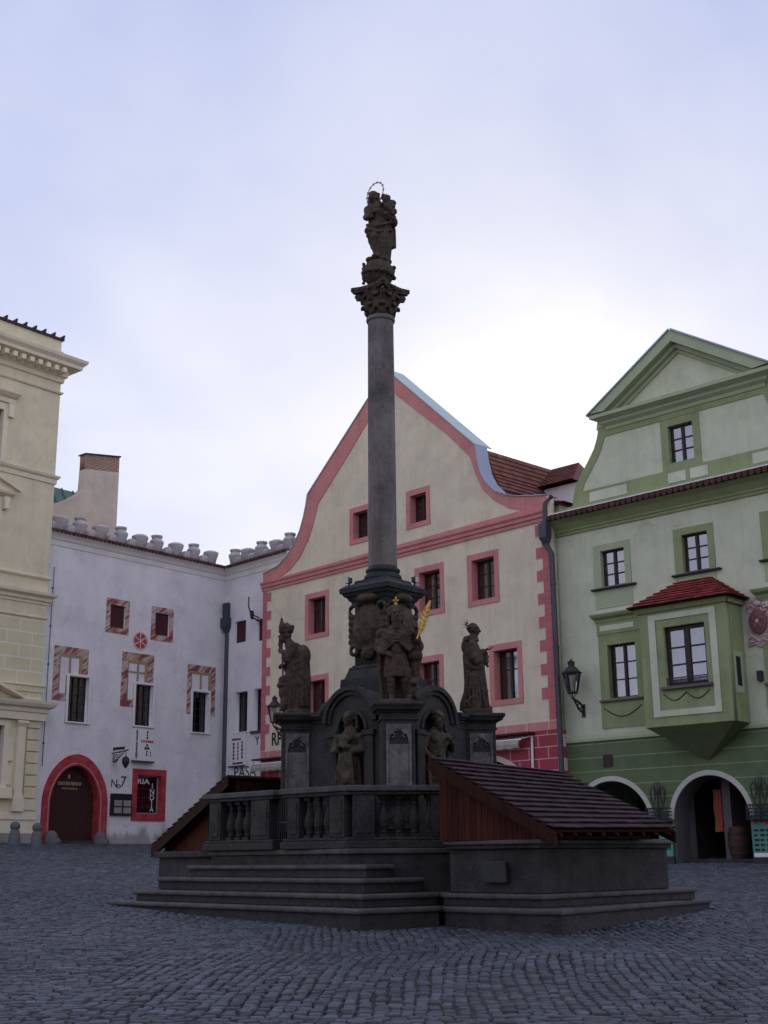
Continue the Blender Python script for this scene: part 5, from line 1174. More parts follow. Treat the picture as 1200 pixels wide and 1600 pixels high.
# ------------------------------------------------------------------ wooden winter covers with tiled roofs over the two basins
def cover(E1, E2, R1, R2, gable0, gable1, zb, lab, front=None):
    E1, E2, R1, R2 = map(Vector, (E1, E2, R1, R2)); base = zb
    s = empty('basin_cover', (E1.x, E1.y), 0, lab, 'shelter', 'tiled winter covers over the basins', base=base); o = Vector((E1.x, E1.y, 0))
    e1, e2, r1, r2 = E1 - o, E2 - o, R1 - o, R2 - o
    N = (e2 - e1).cross(r1 - e1).normalized(); N = N if N.z > 0 else -N
    flip = (e2 - e1).cross(r1 - e1).z > 0
    t = tiles(e1, e2, r1, r2, 14, 4.6, .019, .009); link('roof', t.mesh('roof'), 'cover_tiles', s)
    m = MB(); m.hexa([e1 - N * .035, e2 - N * .035, r2 - N * .035, r1 - N * .035], [e1 - N * .005, e2 - N * .005, r2 - N * .005, r1 - N * .005]); link('roof_boarding', m.mesh('rb'), 'brown_boards', s)
    for a, b, other in ((e1, r1, e2), (e2, r2, e1)):
        along = (other - a).normalized(); m = MB(); dn = Vector((0, 0, -1)); up = N
        p, q = a - (b - a).normalized() * .03, b
        m.hexa([p + along * .002 + dn * .19, q + along * .002 + dn * .19, q + along * .035 + dn * .19, p + along * .035 + dn * .19], [p + along * .002 + dn * .02, q + along * .002 + dn * .02, q + along * .035 + dn * .02, p + along * .035 + dn * .02]); link('barge_board', m.mesh('barge'), 'brown_boards', s)
    # boarded gables set back under the verge: vertical planks
    for a, b, other, inset in ((e1, r1, e2, .22), (e2, r2, e1, .22)):
        along = (other - a).normalized(); horiz = Vector((b.x - a.x, b.y - a.y, 0)); L = horiz.length; h = horiz / L; m = MB(); x = .12; pw = .105; nrm = along
        while x < L - .02:
            x1 = min(L, x + pw); za, zc = (a.z + (b.z - a.z) * x / L - .05, a.z + (b.z - a.z) * x1 / L - .05)
            A_, B_ = Vector((a.x, a.y, 0)) + along * inset + h * (x + .003), Vector((a.x, a.y, 0)) + along * inset + h * (x1 - .003); d_ = .024 + random.uniform(0, .006); z0 = zb + .002
            if za > z0 + .02: m.hexa([(A_.x, A_.y, z0), (B_.x, B_.y, z0), (B_.x + nrm.x * d_, B_.y + nrm.y * d_, z0), (A_.x + nrm.x * d_, A_.y + nrm.y * d_, z0)], [(A_.x, A_.y, za), (B_.x, B_.y, zc), (B_.x + nrm.x * d_, B_.y + nrm.y * d_, zc), (A_.x + nrm.x * d_, A_.y + nrm.y * d_, za)], random.random())
            x = x1
        link('gable_boards', m.mesh('gable'), 'red_boards', s)
    # low boarded front under the eave, and the tall back
    for a, b, inw, z1 in ((e1, e2, r1, e1.z - .06), (r1, r2, e1, r1.z - .08)):
        along = (b - a).normalized(); hin = Vector((inw.x - a.x, inw.y - a.y, 0)).normalized(); L = (b - a).length; m = MB(); off = .20 if a is e1 else .03
        zz = zb + .004; k = 0
        while zz < z1:
            zt_ = min(z1, zz + .085); p = Vector((a.x, a.y, 0)) + hin * off + along * .25; q = Vector((a.x, a.y, 0)) + hin * off + along * (L - .25); w_ = hin * .025
            m.hexa([(p.x, p.y, zz), (q.x, q.y, zz), (q.x + w_.x, q.y + w_.y, zz), (p.x + w_.x, p.y + w_.y, zz)], [(p.x, p.y, zt_ - .004), (q.x, q.y, zt_ - .004), (q.x + w_.x, q.y + w_.y, zt_ - .004), (p.x + w_.x, p.y + w_.y, zt_ - .004)], random.random()); zz = zt_
        link('front_boards' if a is e1 else 'back_boards', m.mesh('boards'), 'brown_boards', s)
    m = MB()
    for k in range(9):
        p = e1.lerp(e2, (k + .5) / 9); q = p.lerp(r1.lerp(r2, (k + .5) / 9), .3); m.cap(p + Vector((0, 0, -.07)), q + Vector((0, 0, -.07)), .03, .03, 6)
    link('rafter', m.mesh('rafters'), 'brown_boards', s)
cover((2.25, 17.6, .335), (4.32, 19.55, .365), (.62, 19.0, 1.43), (2.79, 21.03, 1.335), None, None, .225, 'dark tiled lean-to winter cover with red gable boards, right of the column')
cover((-4.39, 24.3, .245), (-2.2, 26.3, .245), (-2.75, 22.2, 1.39), (-.56, 24.2, 1.39), None, None, .135, 'dark tiled lean-to winter cover with red gable boards, left of the column')

# ------------------------------------------------------------------ statues: each body one continuous carved surface
def robe(m, rings, folds=9, amp=.06, twist=1.2, phase=0., seg=56):
    """rings: (z, cx, cy, rx, ry[, fold amount]); a draped body with running folds."""
    Z = [r[0] for r in rings]; out = []; n = max(12, int((Z[-1] - Z[0]) / .03))
    for i in range(n + 1):
        z = Z[0] + (Z[-1] - Z[0]) * i / n; v = [np.interp(z, Z, [r[k] if k < len(r) else 1. for r in rings]) for k in range(1, 6)]; pts = []
        for j in range(seg):
            t = 2 * math.pi * j / seg
            f = 1 + amp * v[4] * (math.sin(folds * t + phase + twist * z * 4) * .6 + math.sin((folds * 2 - 5) * t - twist * z * 3 + 1.3) * .4)
            pts.append((v[0] + v[2] * f * math.cos(t), v[1] + v[3] * f * math.sin(t), z))
        out.append(pts)
    m.loft(out)
def head(m, c, r=.095, yaw=0., pitch=0., roll=0., beard=0, hair='short'):
    """Skull, jaw, brow, eyes, nose, mouth, ears and hair, facing local -y before turning."""
    q = MB(); k = r / .095
    def E_(p, s, rot=None, **kw): q.ell([x * k for x in p], [x * k for x in s], rot, **kw)
    E_((0, .005, .012), (.078, .095, .095)); E_((0, -.022, -.05), (.06, .07, .07)); E_((0, -.05, -.095), (.034, .035, .028))
    q.cap((0, -.092 * k, .012 * k), (0, -.118 * k, -.03 * k), .011 * k, .017 * k); E_((0, -.082, .03), (.058, .02, .012))
    for s in (-1, 1):
        E_((s * .031, -.084, .008), (.013, .01, .008)); E_((s * .036, -.068, -.03), (.026, .025, .022)); E_((s * .08, .012, -.012), (.012, .02, .032))
    E_((0, -.092, -.062), (.024, .012, .007)); E_((0, -.088, -.078), (.02, .012, .008))
    if hair == 'short':
        for i in range(26): t = i * 2.4; z = .02 + .075 * (i / 26); rr = math.sqrt(max(0, .0095 - (z - .012) ** 2)); E_((rr * .92 * math.cos(t), .012 + rr * math.sin(t) if math.sin(t) > -.55 else .0, z + .012), (.026, .026, .02), seg=8, rings=6)
    if hair == 'long':
        for i in range(40):
            t = .35 + (i % 10) / 9 * (math.pi - .7); lv = i // 10; E_((.088 * math.cos(t) * (1 + .06 * lv), .02 + .085 * math.sin(t), .05 - .065 * lv), (.03, .028, .045), seg=8, rings=6)
        E_((0, .015, .05), (.085, .095, .07))
    if beard:
        for i in range(14): t = math.pi * (1.12 + .76 * (i % 7) / 6); lv = i // 7; E_((.058 * math.cos(t) * (1 - .3 * lv), -.03 + .06 * math.sin(t), -.075 - .05 * beard * lv), (.024, .024, .034 + .012 * beard), seg=8, rings=6)
        E_((0, -.075, -.12 - .03 * beard), (.03, .026, .045 + .02 * beard))
    q.xf(Matrix.Translation(c) @ Euler((pitch, roll, yaw)).to_matrix().to_4x4()); m.add(q.v, q.f)
def hand(m, wrist, d, palm, side=1, curl=.5, s=1.):
    """Palm, four unequal bent fingers and a thumb; d points along the hand, palm is the palm's normal."""
    d = Vector(d).normalized(); p = Vector(palm); p = (p - d * p.dot(d)).normalized(); w = d.cross(p) * side; o = Vector(wrist)
    for t in (-.024, -.008, .008, .024): m.cap(o + d * .01 * s + w * t * s * .7, o + d * .075 * s + w * t * s, .014 * s, .012 * s, 8)
    for t, L in ((-.027, .058), (-.009, .072), (.009, .078), (.027, .068)):
        a = o + d * .078 * s + w * t * s; b = a + (d * math.cos(curl * .6) + p * math.sin(curl * .6)) * L * .5 * s; c = b + (d * math.cos(curl * 1.7) + p * math.sin(curl * 1.7)) * L * .5 * s
        m.cap(a, b, .0105 * s, .0095 * s, 8); m.cap(b, c, .0095 * s, .0075 * s, 8)
    a = o + d * .022 * s + w * .03 * s; b = a + (d * .7 + w * .6 + p * .3).normalized() * .035 * s; c = b + (d * .9 + p * .45).normalized() * .03 * s
    m.cap(a, b, .013 * s, .011 * s, 8); m.cap(b, c, .011 * s, .008 * s, 8)
def arm(m, sh, el, wr, r=(.062, .055, .04), sleeve=0.):
    m.cap(sh, el, r[0], r[1]); m.cap(el, wr, r[1], r[2])
    if sleeve:
        e, w_ = Vector(el), Vector(wr)
        for t in (.15, .4, .65): c = e.lerp(w_, t) + Vector((0, 0, -sleeve * (.5 + .4 * t))); m.ell(c, (.06, .06, sleeve * (.55 + .35 * t)))
def folds_over(m, path, r=.02):
    for a, b in zip(path[:-1], path[1:]): m.cap(a, b, r, r * .9, 8)
def statue(name, xy, z, ang, lab, m, mat='statue_stone', voxel=.0105, smooth=2, group='saint statues of the plague column', parts=()):
    s = empty(name, xy, ang, lab, 'statue', group, base=z); s['drop'] = (0., 0., 0.)
    link('body', remesh(m, voxel, smooth, 'body'), mat, s, smooth=True)
    for nm, mb, mt in parts: link(nm, mb.mesh(nm), mt, s, smooth=True)
    return s
def plinth(m, rx, ry, h=.07): m.lathe([(1.06, 0), (1.0, h * .6), (.93, h)], 0, 0, 28); m.xf(Matrix.Diagonal((rx, ry, 1, 1)), len(m.v) - 28 * 3)

# bishop with mitre, leaning back, looking to the left (the figure faces local -y, turned by -90 degrees)
def bishop():
    m = MB(); plinth(m, .26, .24)
    robe(m, [(.05, .02, .0, .20, .22, 1), (.35, .02, .0, .19, .22, 1), (.60, .02, -.01, .19, .225, 1), (.80, .02, .02, .185, .19, .8), (1.0, .0, .0, .19, .17, .6), (1.12, .0, -.05, .17, .15, .5), (1.24, .0, -.13, .10, .10, .3), (1.33, 0, -.18, .06, .06, 0)], 8, .10, .5)
    # cope falling from the shoulders behind
    robe(m, [(.12, .02, .10, .21, .12, 1), (.6, .02, .11, .22, .12, 1), (.9, .02, .09, .22, .12, 1), (1.08, .0, .06, .20, .12, .8), (1.2, .0, -.02, .14, .11, .4)], 7, .12, .3, .7)
    m.ell((0, -.06, 1.15), (.20, .14, .11)); m.cap((0, -.12, 1.2), (0, -.19, 1.32), .06, .055)
    head(m, (0, -.21, 1.375), .098, 0, -.12, 0, 1.4, 'none')
    # two-horned mitre, tipped back
    for y0, tip in ((-.275, (0, -.285, 1.70)), (-.14, (0, -.085, 1.57))):
        m.loft([[(.10 * math.cos(t), (y0 + -.0) + .06 * math.sin(t) , 1.43) for t in [i * math.pi / 8 for i in range(16)]], [(.12 * math.cos(t), (y0 * .5 + tip[1] * .5) + .055 * math.sin(t), 1.54) for t in [i * math.pi / 8 for i in range(16)]], [(.02 * math.cos(t) + tip[0], tip[1] + .015 * math.sin(t), tip[2]) for t in [i * math.pi / 8 for i in range(16)]]])
    m.ell((0, -.2, 1.45), (.092, .10, .045)); m.ell((0, -.20, 1.53), (.08, .09, .075))
    arm(m, (.15, -.06, 1.17), (.20, -.12, .97), (.12, -.26, 1.08), (.07, .06, .045), .10); hand(m, (.12, -.27, 1.085), (-.4, -.4, .35), (-.6, .4, 0), 1, 1.3, 1.1)
    arm(m, (-.15, -.06, 1.17), (-.21, -.1, .94), (-.10, -.24, .86), (.07, .06, .045), .10); hand(m, (-.10, -.25, .86), (.5, -.5, 0), (.3, .5, -.5), -1, 1.1, 1.1)
    # bent knee under the cloth, a boy's head and book beside it
    m.cap((.05, -.05, .72), (.06, -.20, .52), .11, .10); m.cap((.06, -.20, .52), (.06, -.13, .1), .10, .07)
    m.ell((.08, -.24, .58), (.10, .085, .09)); m.ell((.07, -.27, .50), (.12, .085, .06)); m.ell((.06, -.22, .38), (.13, .10, .15)); m.ell((.08, -.20, .2), (.11, .09, .16)); m.ell((.06, -.15, 1.02), (.13, .12, .12)); m.ell((.12, .1, 1.0), (.12, .14, .2)); m.ell((.1, .12, .5), (.14, .13, .35))
    for i in range(6): folds_over(m, [(.19, -.12 + .06 * i, .95 - .04 * i), (.215, -.08 + .05 * i, .55), (.2, -.12 + .06 * i, .14)], .022)
    folds_over(m, [(.10, -.2, 1.02), (.2, -.05, .86), (.2, .12, .95)], .03); folds_over(m, [(.10, -.2, .9), (.21, -.02, .74), (.19, .14, .86)], .028)
    for y in (-.17, .0): m.ell((.07, y - .05, .085), (.05, .09, .035))
    st = MB(); st.tube([(.13, -.235, .58), (.125, -.262, 1.12), (.122, -.27, 1.22)], .015, 8, .012); st.ell((.128, -.245, .83), .024); st.tube([(0, -.285, 1.66), (.0, -.30, 1.76)], .006, 5, .003)
    cr = MB(); cr.lathe([(.001, -.03), (.02, -.01), (.02, .01), (.001, .03)], .0, -.19, 8); cr.xf(Matrix.Translation((.0, 0, 1.60)))
    return statue('bishop_statue', (-1.53, 21.85), 2.379, R(-90), 'weathered stone bishop in a mitre, leaning and facing left on the left pier', m, parts=(('crosier', st, 'iron'), ('mitre_knob', cr, 'old_gold')))
bishop()

# tonsured monk with a ray halo, facing right (turned by +90 degrees)
def monk():
    m = MB(); m.box(-.24, .24, -.30, .20, 0, .08)
    robe(m, [(.07, 0, -.0, .22, .245, 1), (.2, 0, -.0, .22, .24, 1), (.4, 0, -.02, .19, .20, 1), (.6, .0, -.02, .175, .185, 1), (.8, 0, -.01, .17, .18, .7), (1.0, 0, .0, .185, .18, .5), (1.15, 0, .02, .175, .155, .4), (1.27, 0, .03, .12, .11, .2), (1.36, 0, .02, .07, .07, 0)], 8, .11, .7, .4)
    m.lathe([(.10, 1.26), (.15, 1.30), (.13, 1.37), (.09, 1.39)], 0, .035, 20)           # cowl
    m.ell((0, .12, 1.20), (.13, .09, .14)); m.cap((0, .03, 1.33), (0, .0, 1.42), .055, .05)
    head(m, (0, -.01, 1.51), .105, 0, .06, 0, .0, 'none')
    for i in range(18): t = 2 * math.pi * i / 18; m.ell((.082 * math.cos(t), .0 + .095 * math.sin(t) if math.sin(t) > -.8 else -.06, 1.53), (.024, .024, .022), seg=8, rings=6)
    arm(m, (-.17, .02, 1.22), (-.22, .0, .96), (-.13, -.17, 1.10), (.072, .062, .045), .12); hand(m, (-.13, -.18, 1.105), (.15, -1, .25), (0, .2, 1), 1, .25, 1.15)
    arm(m, (.17, .02, 1.22), (.21, -.02, .95), (.08, -.17, 1.0), (.072, .062, .045), .12); hand(m, (.08, -.18, 1.0), (-.5, -.7, -.1), (-.6, .3, .3), -1, 1.2, 1.15)
    # child / skull attribute held at the breast
    m.ell((-.02, -.21, .98), (.055, .06, .11)); m.ell((-.02, -.24, .93), (.04, .035, .05)); m.ell((-.02, -.22, 1.07), (.045, .045, .05)); m.cap((-.02, -.22, .9), (-.03, -.25, .84), .03, .022)
    m.cap((0, -.06, .7), (-.02, -.16, .40), .10, .09); m.ell((.0, -.15, .40), (.11, .09, .13)); m.ell((0, -.2, .16), (.12, .07, .06))
    for i in range(7): folds_over(m, [(-.17, .14 - .05 * i, 1.0 - .03 * i), (-.195, .12 - .05 * i, .6), (-.20 - .015 * (i % 2), .18 - .07 * i, .12)], .021)
    folds_over(m, [(-.17, .14, .88), (-.2, -.02, .78), (-.12, -.17, .82)], .03); folds_over(m, [(-.16, -.1, .74), (-.2, .04, .5), (-.19, .17, .3)], .03); folds_over(m, [(-.13, -.17, .55), (-.2, -.02, .32), (-.2, .15, .2)], .03)
    for x in (-.08, .09): m.ell((x, -.22, .11), (.045, .09, .035))
    h = MB()
    for i in range(11):
        a = R(-10 + 20 * i); d = Vector((0, math.sin(a) * 1, math.cos(a))); c = Vector((0, .085, 1.60)); h.cap(c + d * .015, c + d * (.10 if i % 2 else .075), .006, .002, 6)
    return statue('monk_statue', (1.55, 22.13), 2.379, R(88), 'weathered stone monk with bare head and ray halo, facing right on the right pier', m, parts=(('ray_halo', h, 'iron'),))
monk()

# bearded saint in a tunic with a gilded palm, facing the square
def palm_saint():
    m = MB(); plinth(m, .30, .24, .06)
    # bare legs, one forward
    m.cap((-.10, .0, .62), (-.09, -.06, .36), .095, .07); m.cap((-.09, -.06, .36), (-.08, .0, .10), .066, .045); m.cap((-.09, -.045, .30), (-.08, .01, .16), .068, .055); m.ell((-.085, -.06, .085), (.045, .105, .042))
    m.cap((.11, .0, .62), (.13, -.04, .36), .095, .07); m.cap((.13, -.04, .36), (.17, .02, .10), .066, .045); m.cap((.14, -.02, .30), (.165, .03, .16), .068, .055); m.ell((.185, -.04, .085), (.045, .105, .042), (0, 0, .35))
    # tunic skirt, torso, shoulder mantle
    robe(m, [(.42, .01, .01, .215, .17, 1), (.55, .01, .0, .205, .165, 1), (.72, .0, .0, .175, .14, .7), (.84, -.01, 0, .15, .125, .4), (1.0, -.01, -.01, .18, .14, .3), (1.13, -.01, .0, .205, .13, .3), (1.22, 0, .01, .13, .10, .1), (1.30, 0, .0, .06, .06, 0)], 12, .085, .1)
    m.ell((-.07, -.10, 1.05), (.085, .06, .07)); m.ell((.06, -.10, 1.05), (.085, .06, .07)); m.ell((0, -.1, .86), (.10, .06, .10))
    for k in range(4): folds_over(m, [(-.22, -.05, 1.17 - .03 * k), (-.12, -.14, 1.12 - .045 * k), (0, -.16, 1.15 - .055 * k), (.12, -.14, 1.12 - .045 * k), (.22, -.05, 1.17 - .03 * k)], .022)
    robe(m, [(.1, .02, .13, .25, .07, 1), (.5, .02, .13, .27, .07, 1), (.9, .0, .12, .28, .08, 1), (1.18, 0, .08, .22, .08, .5)], 9, .13, .2)
    for k in range(5): folds_over(m, [(-.30, .0, 1.16 - .05 * k), (-.2, -.13, 1.08 - .06 * k), (-.06, -.16, 1.12 - .04 * k)], .028); folds_over(m, [(.30, .0, 1.16 - .05 * k), (.2, -.13, 1.08 - .06 * k), (.06, -.16, 1.12 - .04 * k)], .028)
    m.ell((-.24, .0, 1.12), (.10, .11, .09)); m.ell((.24, .0, 1.12), (.10, .11, .09)); m.ell((-.27, .03, .95), (.08, .1, .14)); folds_over(m, [(.30, .02, 1.05), (.38, .06, .8), (.33, .08, .5), (.28, .06, .2)], .05); folds_over(m, [(-.25, .08, .9), (-.27, .1, .5), (-.22, .1, .1)], .04)
    m.cap((0, 0, 1.25), (0, -.02, 1.36), .07, .06); head(m, (0, -.03, 1.46), .115, .15, .05, 0, 1.9, 'long'); m.ell((0, 0, 1.555), (.10, .10, .04)); m.lathe([(.098, 1.54), (.105, 1.575), (.09, 1.60)], 0, .0, 18)
    arm(m, (-.23, .02, 1.14), (-.31, .02, .90), (-.20, -.12, .80), (.075, .065, .045), .04); hand(m, (-.20, -.13, .80), (.8, -.3, -.2), (0, .6, -.3), 1, .8, 1.15)
    arm(m, (.23, .02, 1.14), (.37, .0, .92), (.335, -.14, 1.10), (.078, .068, .045), .05); hand(m, (.335, -.15, 1.11), (.0, -.3, .9), (-.7, -.3, 0), -1, 1.35, 1.15)
    m.ell((.33, .03, .93), (.12, .10, .12)); m.ell((.30, .03, .78), (.13, .10, .10)); m.cap((.30, .06, .8), (.26, .08, .2), .07, .06)
    # beast crouching at the right foot
    m.ell((.27, .0, .20), (.12, .14, .15)); m.ell((.27, -.10, .33), (.075, .085, .075)); m.ell((.27, -.18, .31), (.04, .05, .035)); m.cap((.31, -.06, .2), (.33, -.14, .08), .045, .035)
    for s in (-1, 1): m.ell((.27 + s * .05, -.07, .40), (.02, .015, .035))
    pm = MB(); a, b = Vector((.335, -.17, 1.02)), Vector((.545, -.17, 1.60)); d = (b - a).normalized(); n_ = Vector((-d.z, 0, d.x))
    pm.cap(a, b, .016, .008, 8)
    for i in range(22):
        t = .12 + .86 * i / 21; c = a.lerp(b, t); w_ = .075 * math.sin(math.pi * min(1, t * .9 + .12)) + .012
        for s in (-1, 1): pm.cap(c, c + d * .06 + n_ * s * w_ * .8 + Vector((0, .012 * (i % 3 - 1), 0)), .0125, .005, 6)
    cr = MB(); c0 = 1.60; cr.box(-.026, .026, -.06, -.03, c0, c0 + .03); cr.box(-.011, .011, -.055, -.035, c0 + .02, c0 + .12); cr.box(-.034, .034, -.055, -.035, c0 + .065, c0 + .088)
    for p in ((0, c0 + .12), (-.034, c0 + .076), (.034, c0 + .076)): cr.ell((p[0], -.045, p[1]), .015, seg=10, rings=8)
    return statue('palm_saint_statue', (.18, 20.33), 2.379, R(0), 'stone bearded saint in a short tunic holding a gilded palm on the front pier', m, parts=(('palm_branch', pm, 'gold'), ('cross_finial', cr, 'gold')))
palm_saint()

# statues standing in the two visible niches
def niche_pos(a, b, c, out):
    A, B = Vector(PIERS[a]), Vector(PIERS[b]); d = (B - A).normalized(); n = Vector((d.y, -d.x)); m = (A + B) / 2 + d * c + n * out
    return (m.x, m.y), math.atan2(d.y, d.x)
def niche_left():
    m = MB(); H = 0
    robe(m, [(.02, .01, 0, .17, .14, 1), (.3, .0, 0, .165, .14, 1), (.6, .0, .0, .15, .13, 1), (.82, .01, .0, .125, .11, .6), (.95, 0, .0, .15, .12, .3), (1.08, 0, .01, .17, .11, .2), (1.16, 0, .01, .10, .08, .1), (1.24, 0, .0, .05, .05, 0)], 9, .12, .25, 1.1)
    m.cap((0, .0, 1.2), (0, -.01, 1.29), .05, .045); head(m, (0, -.02, 1.385), .095, -.15, .1, .08, 0, 'long')
    arm(m, (-.17, .0, 1.08), (-.23, -.03, .88), (-.09, -.14, .93), (.06, .052, .038), .07); hand(m, (-.09, -.15, .93), (.85, -.2, .25), (0, .8, 0), 1, .5)
    arm(m, (.17, .0, 1.08), (.22, -.03, .87), (.06, -.15, .90), (.06, .052, .038), .07); hand(m, (.06, -.16, .90), (-.85, -.15, .3), (0, .8, 0), -1, .5)
    m.ell((.0, -.12, 1.03), (.11, .05, .07)); m.cap((.05, -.03, .6), (.03, -.14, .36), .08, .07)
    for i in range(7): x = -.13 + .043 * i; folds_over(m, [(x * .7, -.12, .80), (x, -.145, .45), (x * 1.15, -.145, .04)], .018)
    p, a = niche_pos('left', 'front', .15, .05); m.xf(Matrix.Diagonal((1.22, 1.15, 1.0, 1)))
    for s_ in (-1, 1): m.ell((s_ * .2, .02, 1.04), (.07, .07, .09))
    return statue('niche_saint_statue', p, .84, a + R(12), 'stone saint with folded arms in a long robe, standing in the left niche', m, 'niche_statue_stone')
niche_left()
def niche_right():
    m = MB()
    robe(m, [(.02, .0, 0, .18, .15, 1), (.3, .0, 0, .18, .15, 1), (.52, .0, -.01, .185, .15, 1), (.66, .0, .0, .165, .13, .8), (.74, 0, 0, .14, .115, .3), (.92, 0, -.005, .165, .125, .1), (1.06, 0, .0, .19, .12, .05), (1.15, 0, .01, .12, .09, 0), (1.22, 0, 0, .055, .055, 0)], 9, .10, .4, .3)
    m.ell((-.075, -.09, 1.0), (.085, .05, .065)); m.ell((.075, -.09, 1.0), (.085, .05, .065)); m.ell((0, -.085, .82), (.075, .045, .11))
    m.cap((0, .0, 1.18), (0, -.02, 1.29), .055, .05); head(m, (0, -.03, 1.385), .10, .25, .12, 0, 1.5, 'short')
    arm(m, (-.19, .0, 1.07), (-.25, .0, .84), (-.15, -.12, .68), (.066, .056, .04)); hand(m, (-.15, -.13, .67), (.3, -.3, -.8), (.8, .2, 0), 1, .8)
    arm(m, (.19, .0, 1.07), (.27, -.02, .86), (.17, -.16, .95), (.066, .056, .04)); hand(m, (.17, -.17, .96), (-.4, -.2, .7), (-.6, .5, 0), -1, 1.1)
    for k in range(4): folds_over(m, [(-.20, -.04, .60 - .03 * k), (-.08, -.15, .54 - .035 * k), (.08, -.16, .60 - .03 * k), (.2, -.06, .74 - .03 * k)], .024)
    folds_over(m, [(.2, -.02, 1.1), (.1, -.13, .95), (-.06, -.15, .75)], .03); folds_over(m, [(-.19, -.06, .5), (-.2, -.1, .3), (-.16, -.14, .05)], .03)
    p, a = niche_pos('front', 'right', -.15, .05); m.xf(Matrix.Diagonal((1.15, 1.12, 1.0, 1)))
    return statue('niche_saint_statue', p, .86, a - R(15), 'bearded stone saint with a bare chest and gathered cloth, standing in the right niche', m, 'niche_statue_stone')
niche_right()

# the Virgin with the child on a globe, crowned by a ring of stars
def madonna():
    m = MB()
    robe(m, [(.0, .04, .0, .14, .14, 1), (.18, .045, .0, .15, .15, 1), (.42, .02, -.01, .20, .18, 1), (.6, .02, .0, .21, .17, 1), (.78, .03, 0, .17, .14, .6), (.92, .02, 0, .18, .14, .4), (1.05, -.01, 0, .17, .125, .3), (1.14, -.05, 0, .10, .09, .1), (1.21, -.08, -.01, .055, .055, 0)], 8, .13, .9, .8)
    m.cap((-.06, 0, 1.15), (-.09, -.02, 1.25), .055, .05); head(m, (-.105, -.03, 1.345), .098, -.35, .18, .15, 0, 'long')
    robe(m, [(.30, .06, .09, .21, .10, 1), (.7, .04, .09, .22, .10, 1), (1.0, .0, .08, .20, .10, .7), (1.2, -.06, .06, .13, .09, .4), (1.36, -.1, .04, .10, .08, .2)], 8, .15, .3)
    # left of picture: arm with a bundle of cloth; right: the child on her arm
    arm(m, (-.15, -.01, 1.06), (-.23, -.05, .90), (-.10, -.17, .94), (.065, .056, .04), .07); hand(m, (-.10, -.18, .94), (.7, -.4, .3), (.2, .6, 0), 1, .7)
    m.ell((-.17, -.06, .99), (.09, .08, .12)); m.ell((-.15, -.04, .62), (.11, .10, .09)); m.ell((-.13, -.07, .50), (.10, .09, .07))
    arm(m, (.15, -.0, 1.05), (.25, -.04, .88), (.16, -.18, .90), (.065, .056, .04), .08); hand(m, (.16, -.19, .90), (-.2, -.5, .4), (0, .3, .8), -1, .4)
    m.ell((.17, -.12, 1.04), (.085, .075, .13)); m.ell((.22, -.14, .96), (.08, .08, .06)); m.cap((.20, -.16, .95), (.27, -.20, .86), .04, .032); m.cap((.14, -.18, .94), (.13, -.24, .84), .038, .03)
    head(m, (.13, -.13, 1.235), .078, .3, .1, 0, 0, 'short'); m.cap((.21, -.12, 1.10), (.28, -.16, 1.04), .03, .025); m.cap((.10, -.15, 1.10), (.03, -.2, 1.12), .028, .02)
    m.ell((.26, -.02, 1.02), (.06, .09, .06)); m.ell((.15, -.04, 1.13), (.14, .11, .12)); m.ell((.22, -.02, 1.2), (.09, .09, .06)); m.ell((.02, -.02, 1.1), (.15, .12, .1)); m.ell((-.2, -.03, 1.06), (.07, .08, .09)); m.ell((.26, 0, .80), (.07, .09, .10))
    for k in range(6): folds_over(m, [(-.15 + .05 * k, -.16, .70 - .02 * k), (-.06 + .03 * k, -.19, .42), (-.03 + .028 * k, -.155, .05)], .022)
    folds_over(m, [(-.20, -.08, .72), (-.02, -.21, .62), (.22, -.12, .74)], .032); folds_over(m, [(-.17, -.12, .60), (.0, -.22, .50), (.22, -.10, .58)], .03)
    m.cap((-.04, -.05, .55), (-.07, -.17, .40), .10, .08); m.cap((-.07, -.17, .40), (-.02, -.08, .05), .08, .06)
    for x in (-.02, .10): m.ell((x, -.13, .02), (.04, .08, .03))
    m.xf(Matrix.Diagonal((1.1, 1.08, 1, 1)))
    # globe wrapped by a serpent and clouds
    m.ell((-.02, .0, -.27), (.29, .29, .29), seg=28, rings=18)
    for k in range(16): t = k * .42; m.ell((-.02 + .29 * math.cos(t), .29 * math.sin(t) * 1., -.16 - .014 * k), (.05, .05, .045))
    for k in range(9): m.ell((-.30 + .01 * math.sin(k * 2.), -.05, -.08 - .05 * k), (.035, .04, .03))
    m.lathe([(.20, -.62), (.21, -.57), (.15, -.50)], -.02, 0, 20)
    for k in range(7): t = k * .9; m.ell((-.02 + .17 * math.cos(t), .17 * math.sin(t), -.03 + .02 * (k % 3)), (.09, .09, .06))
    h = MB(); c = Vector((-.075, .03, 1.45)); ax = Vector((.80, -.55, .1)).normalized(); up = Vector((0, .25, 1)).normalized(); pts = []
    for i in range(37): t = 2 * math.pi * i / 36; pts.append(c + ax * .205 * math.cos(t) + up * .275 * math.sin(t))
    h.tube(pts, .009, 6)
    for i in range(14):
        t = 2 * math.pi * i / 14; q = c + ax * .205 * math.cos(t) + up * .275 * math.sin(t); h.ell(q, (.018, .014, .024), seg=8, rings=6)
        for k in range(5): a = k * 2 * math.pi / 5; h.cap(q, q + (ax * math.cos(a) + up * math.sin(a)) * .032, .006, .002, 5)
    return statue('madonna_statue', (AX[0] - .01, AX[1] - .02), 11.0, R(-4), 'stone Virgin with child standing on a globe, with a ring of stars, atop the column', m, voxel=.0105, group=None, parts=(('star_halo', h, 'old_gold'),))
madonna()

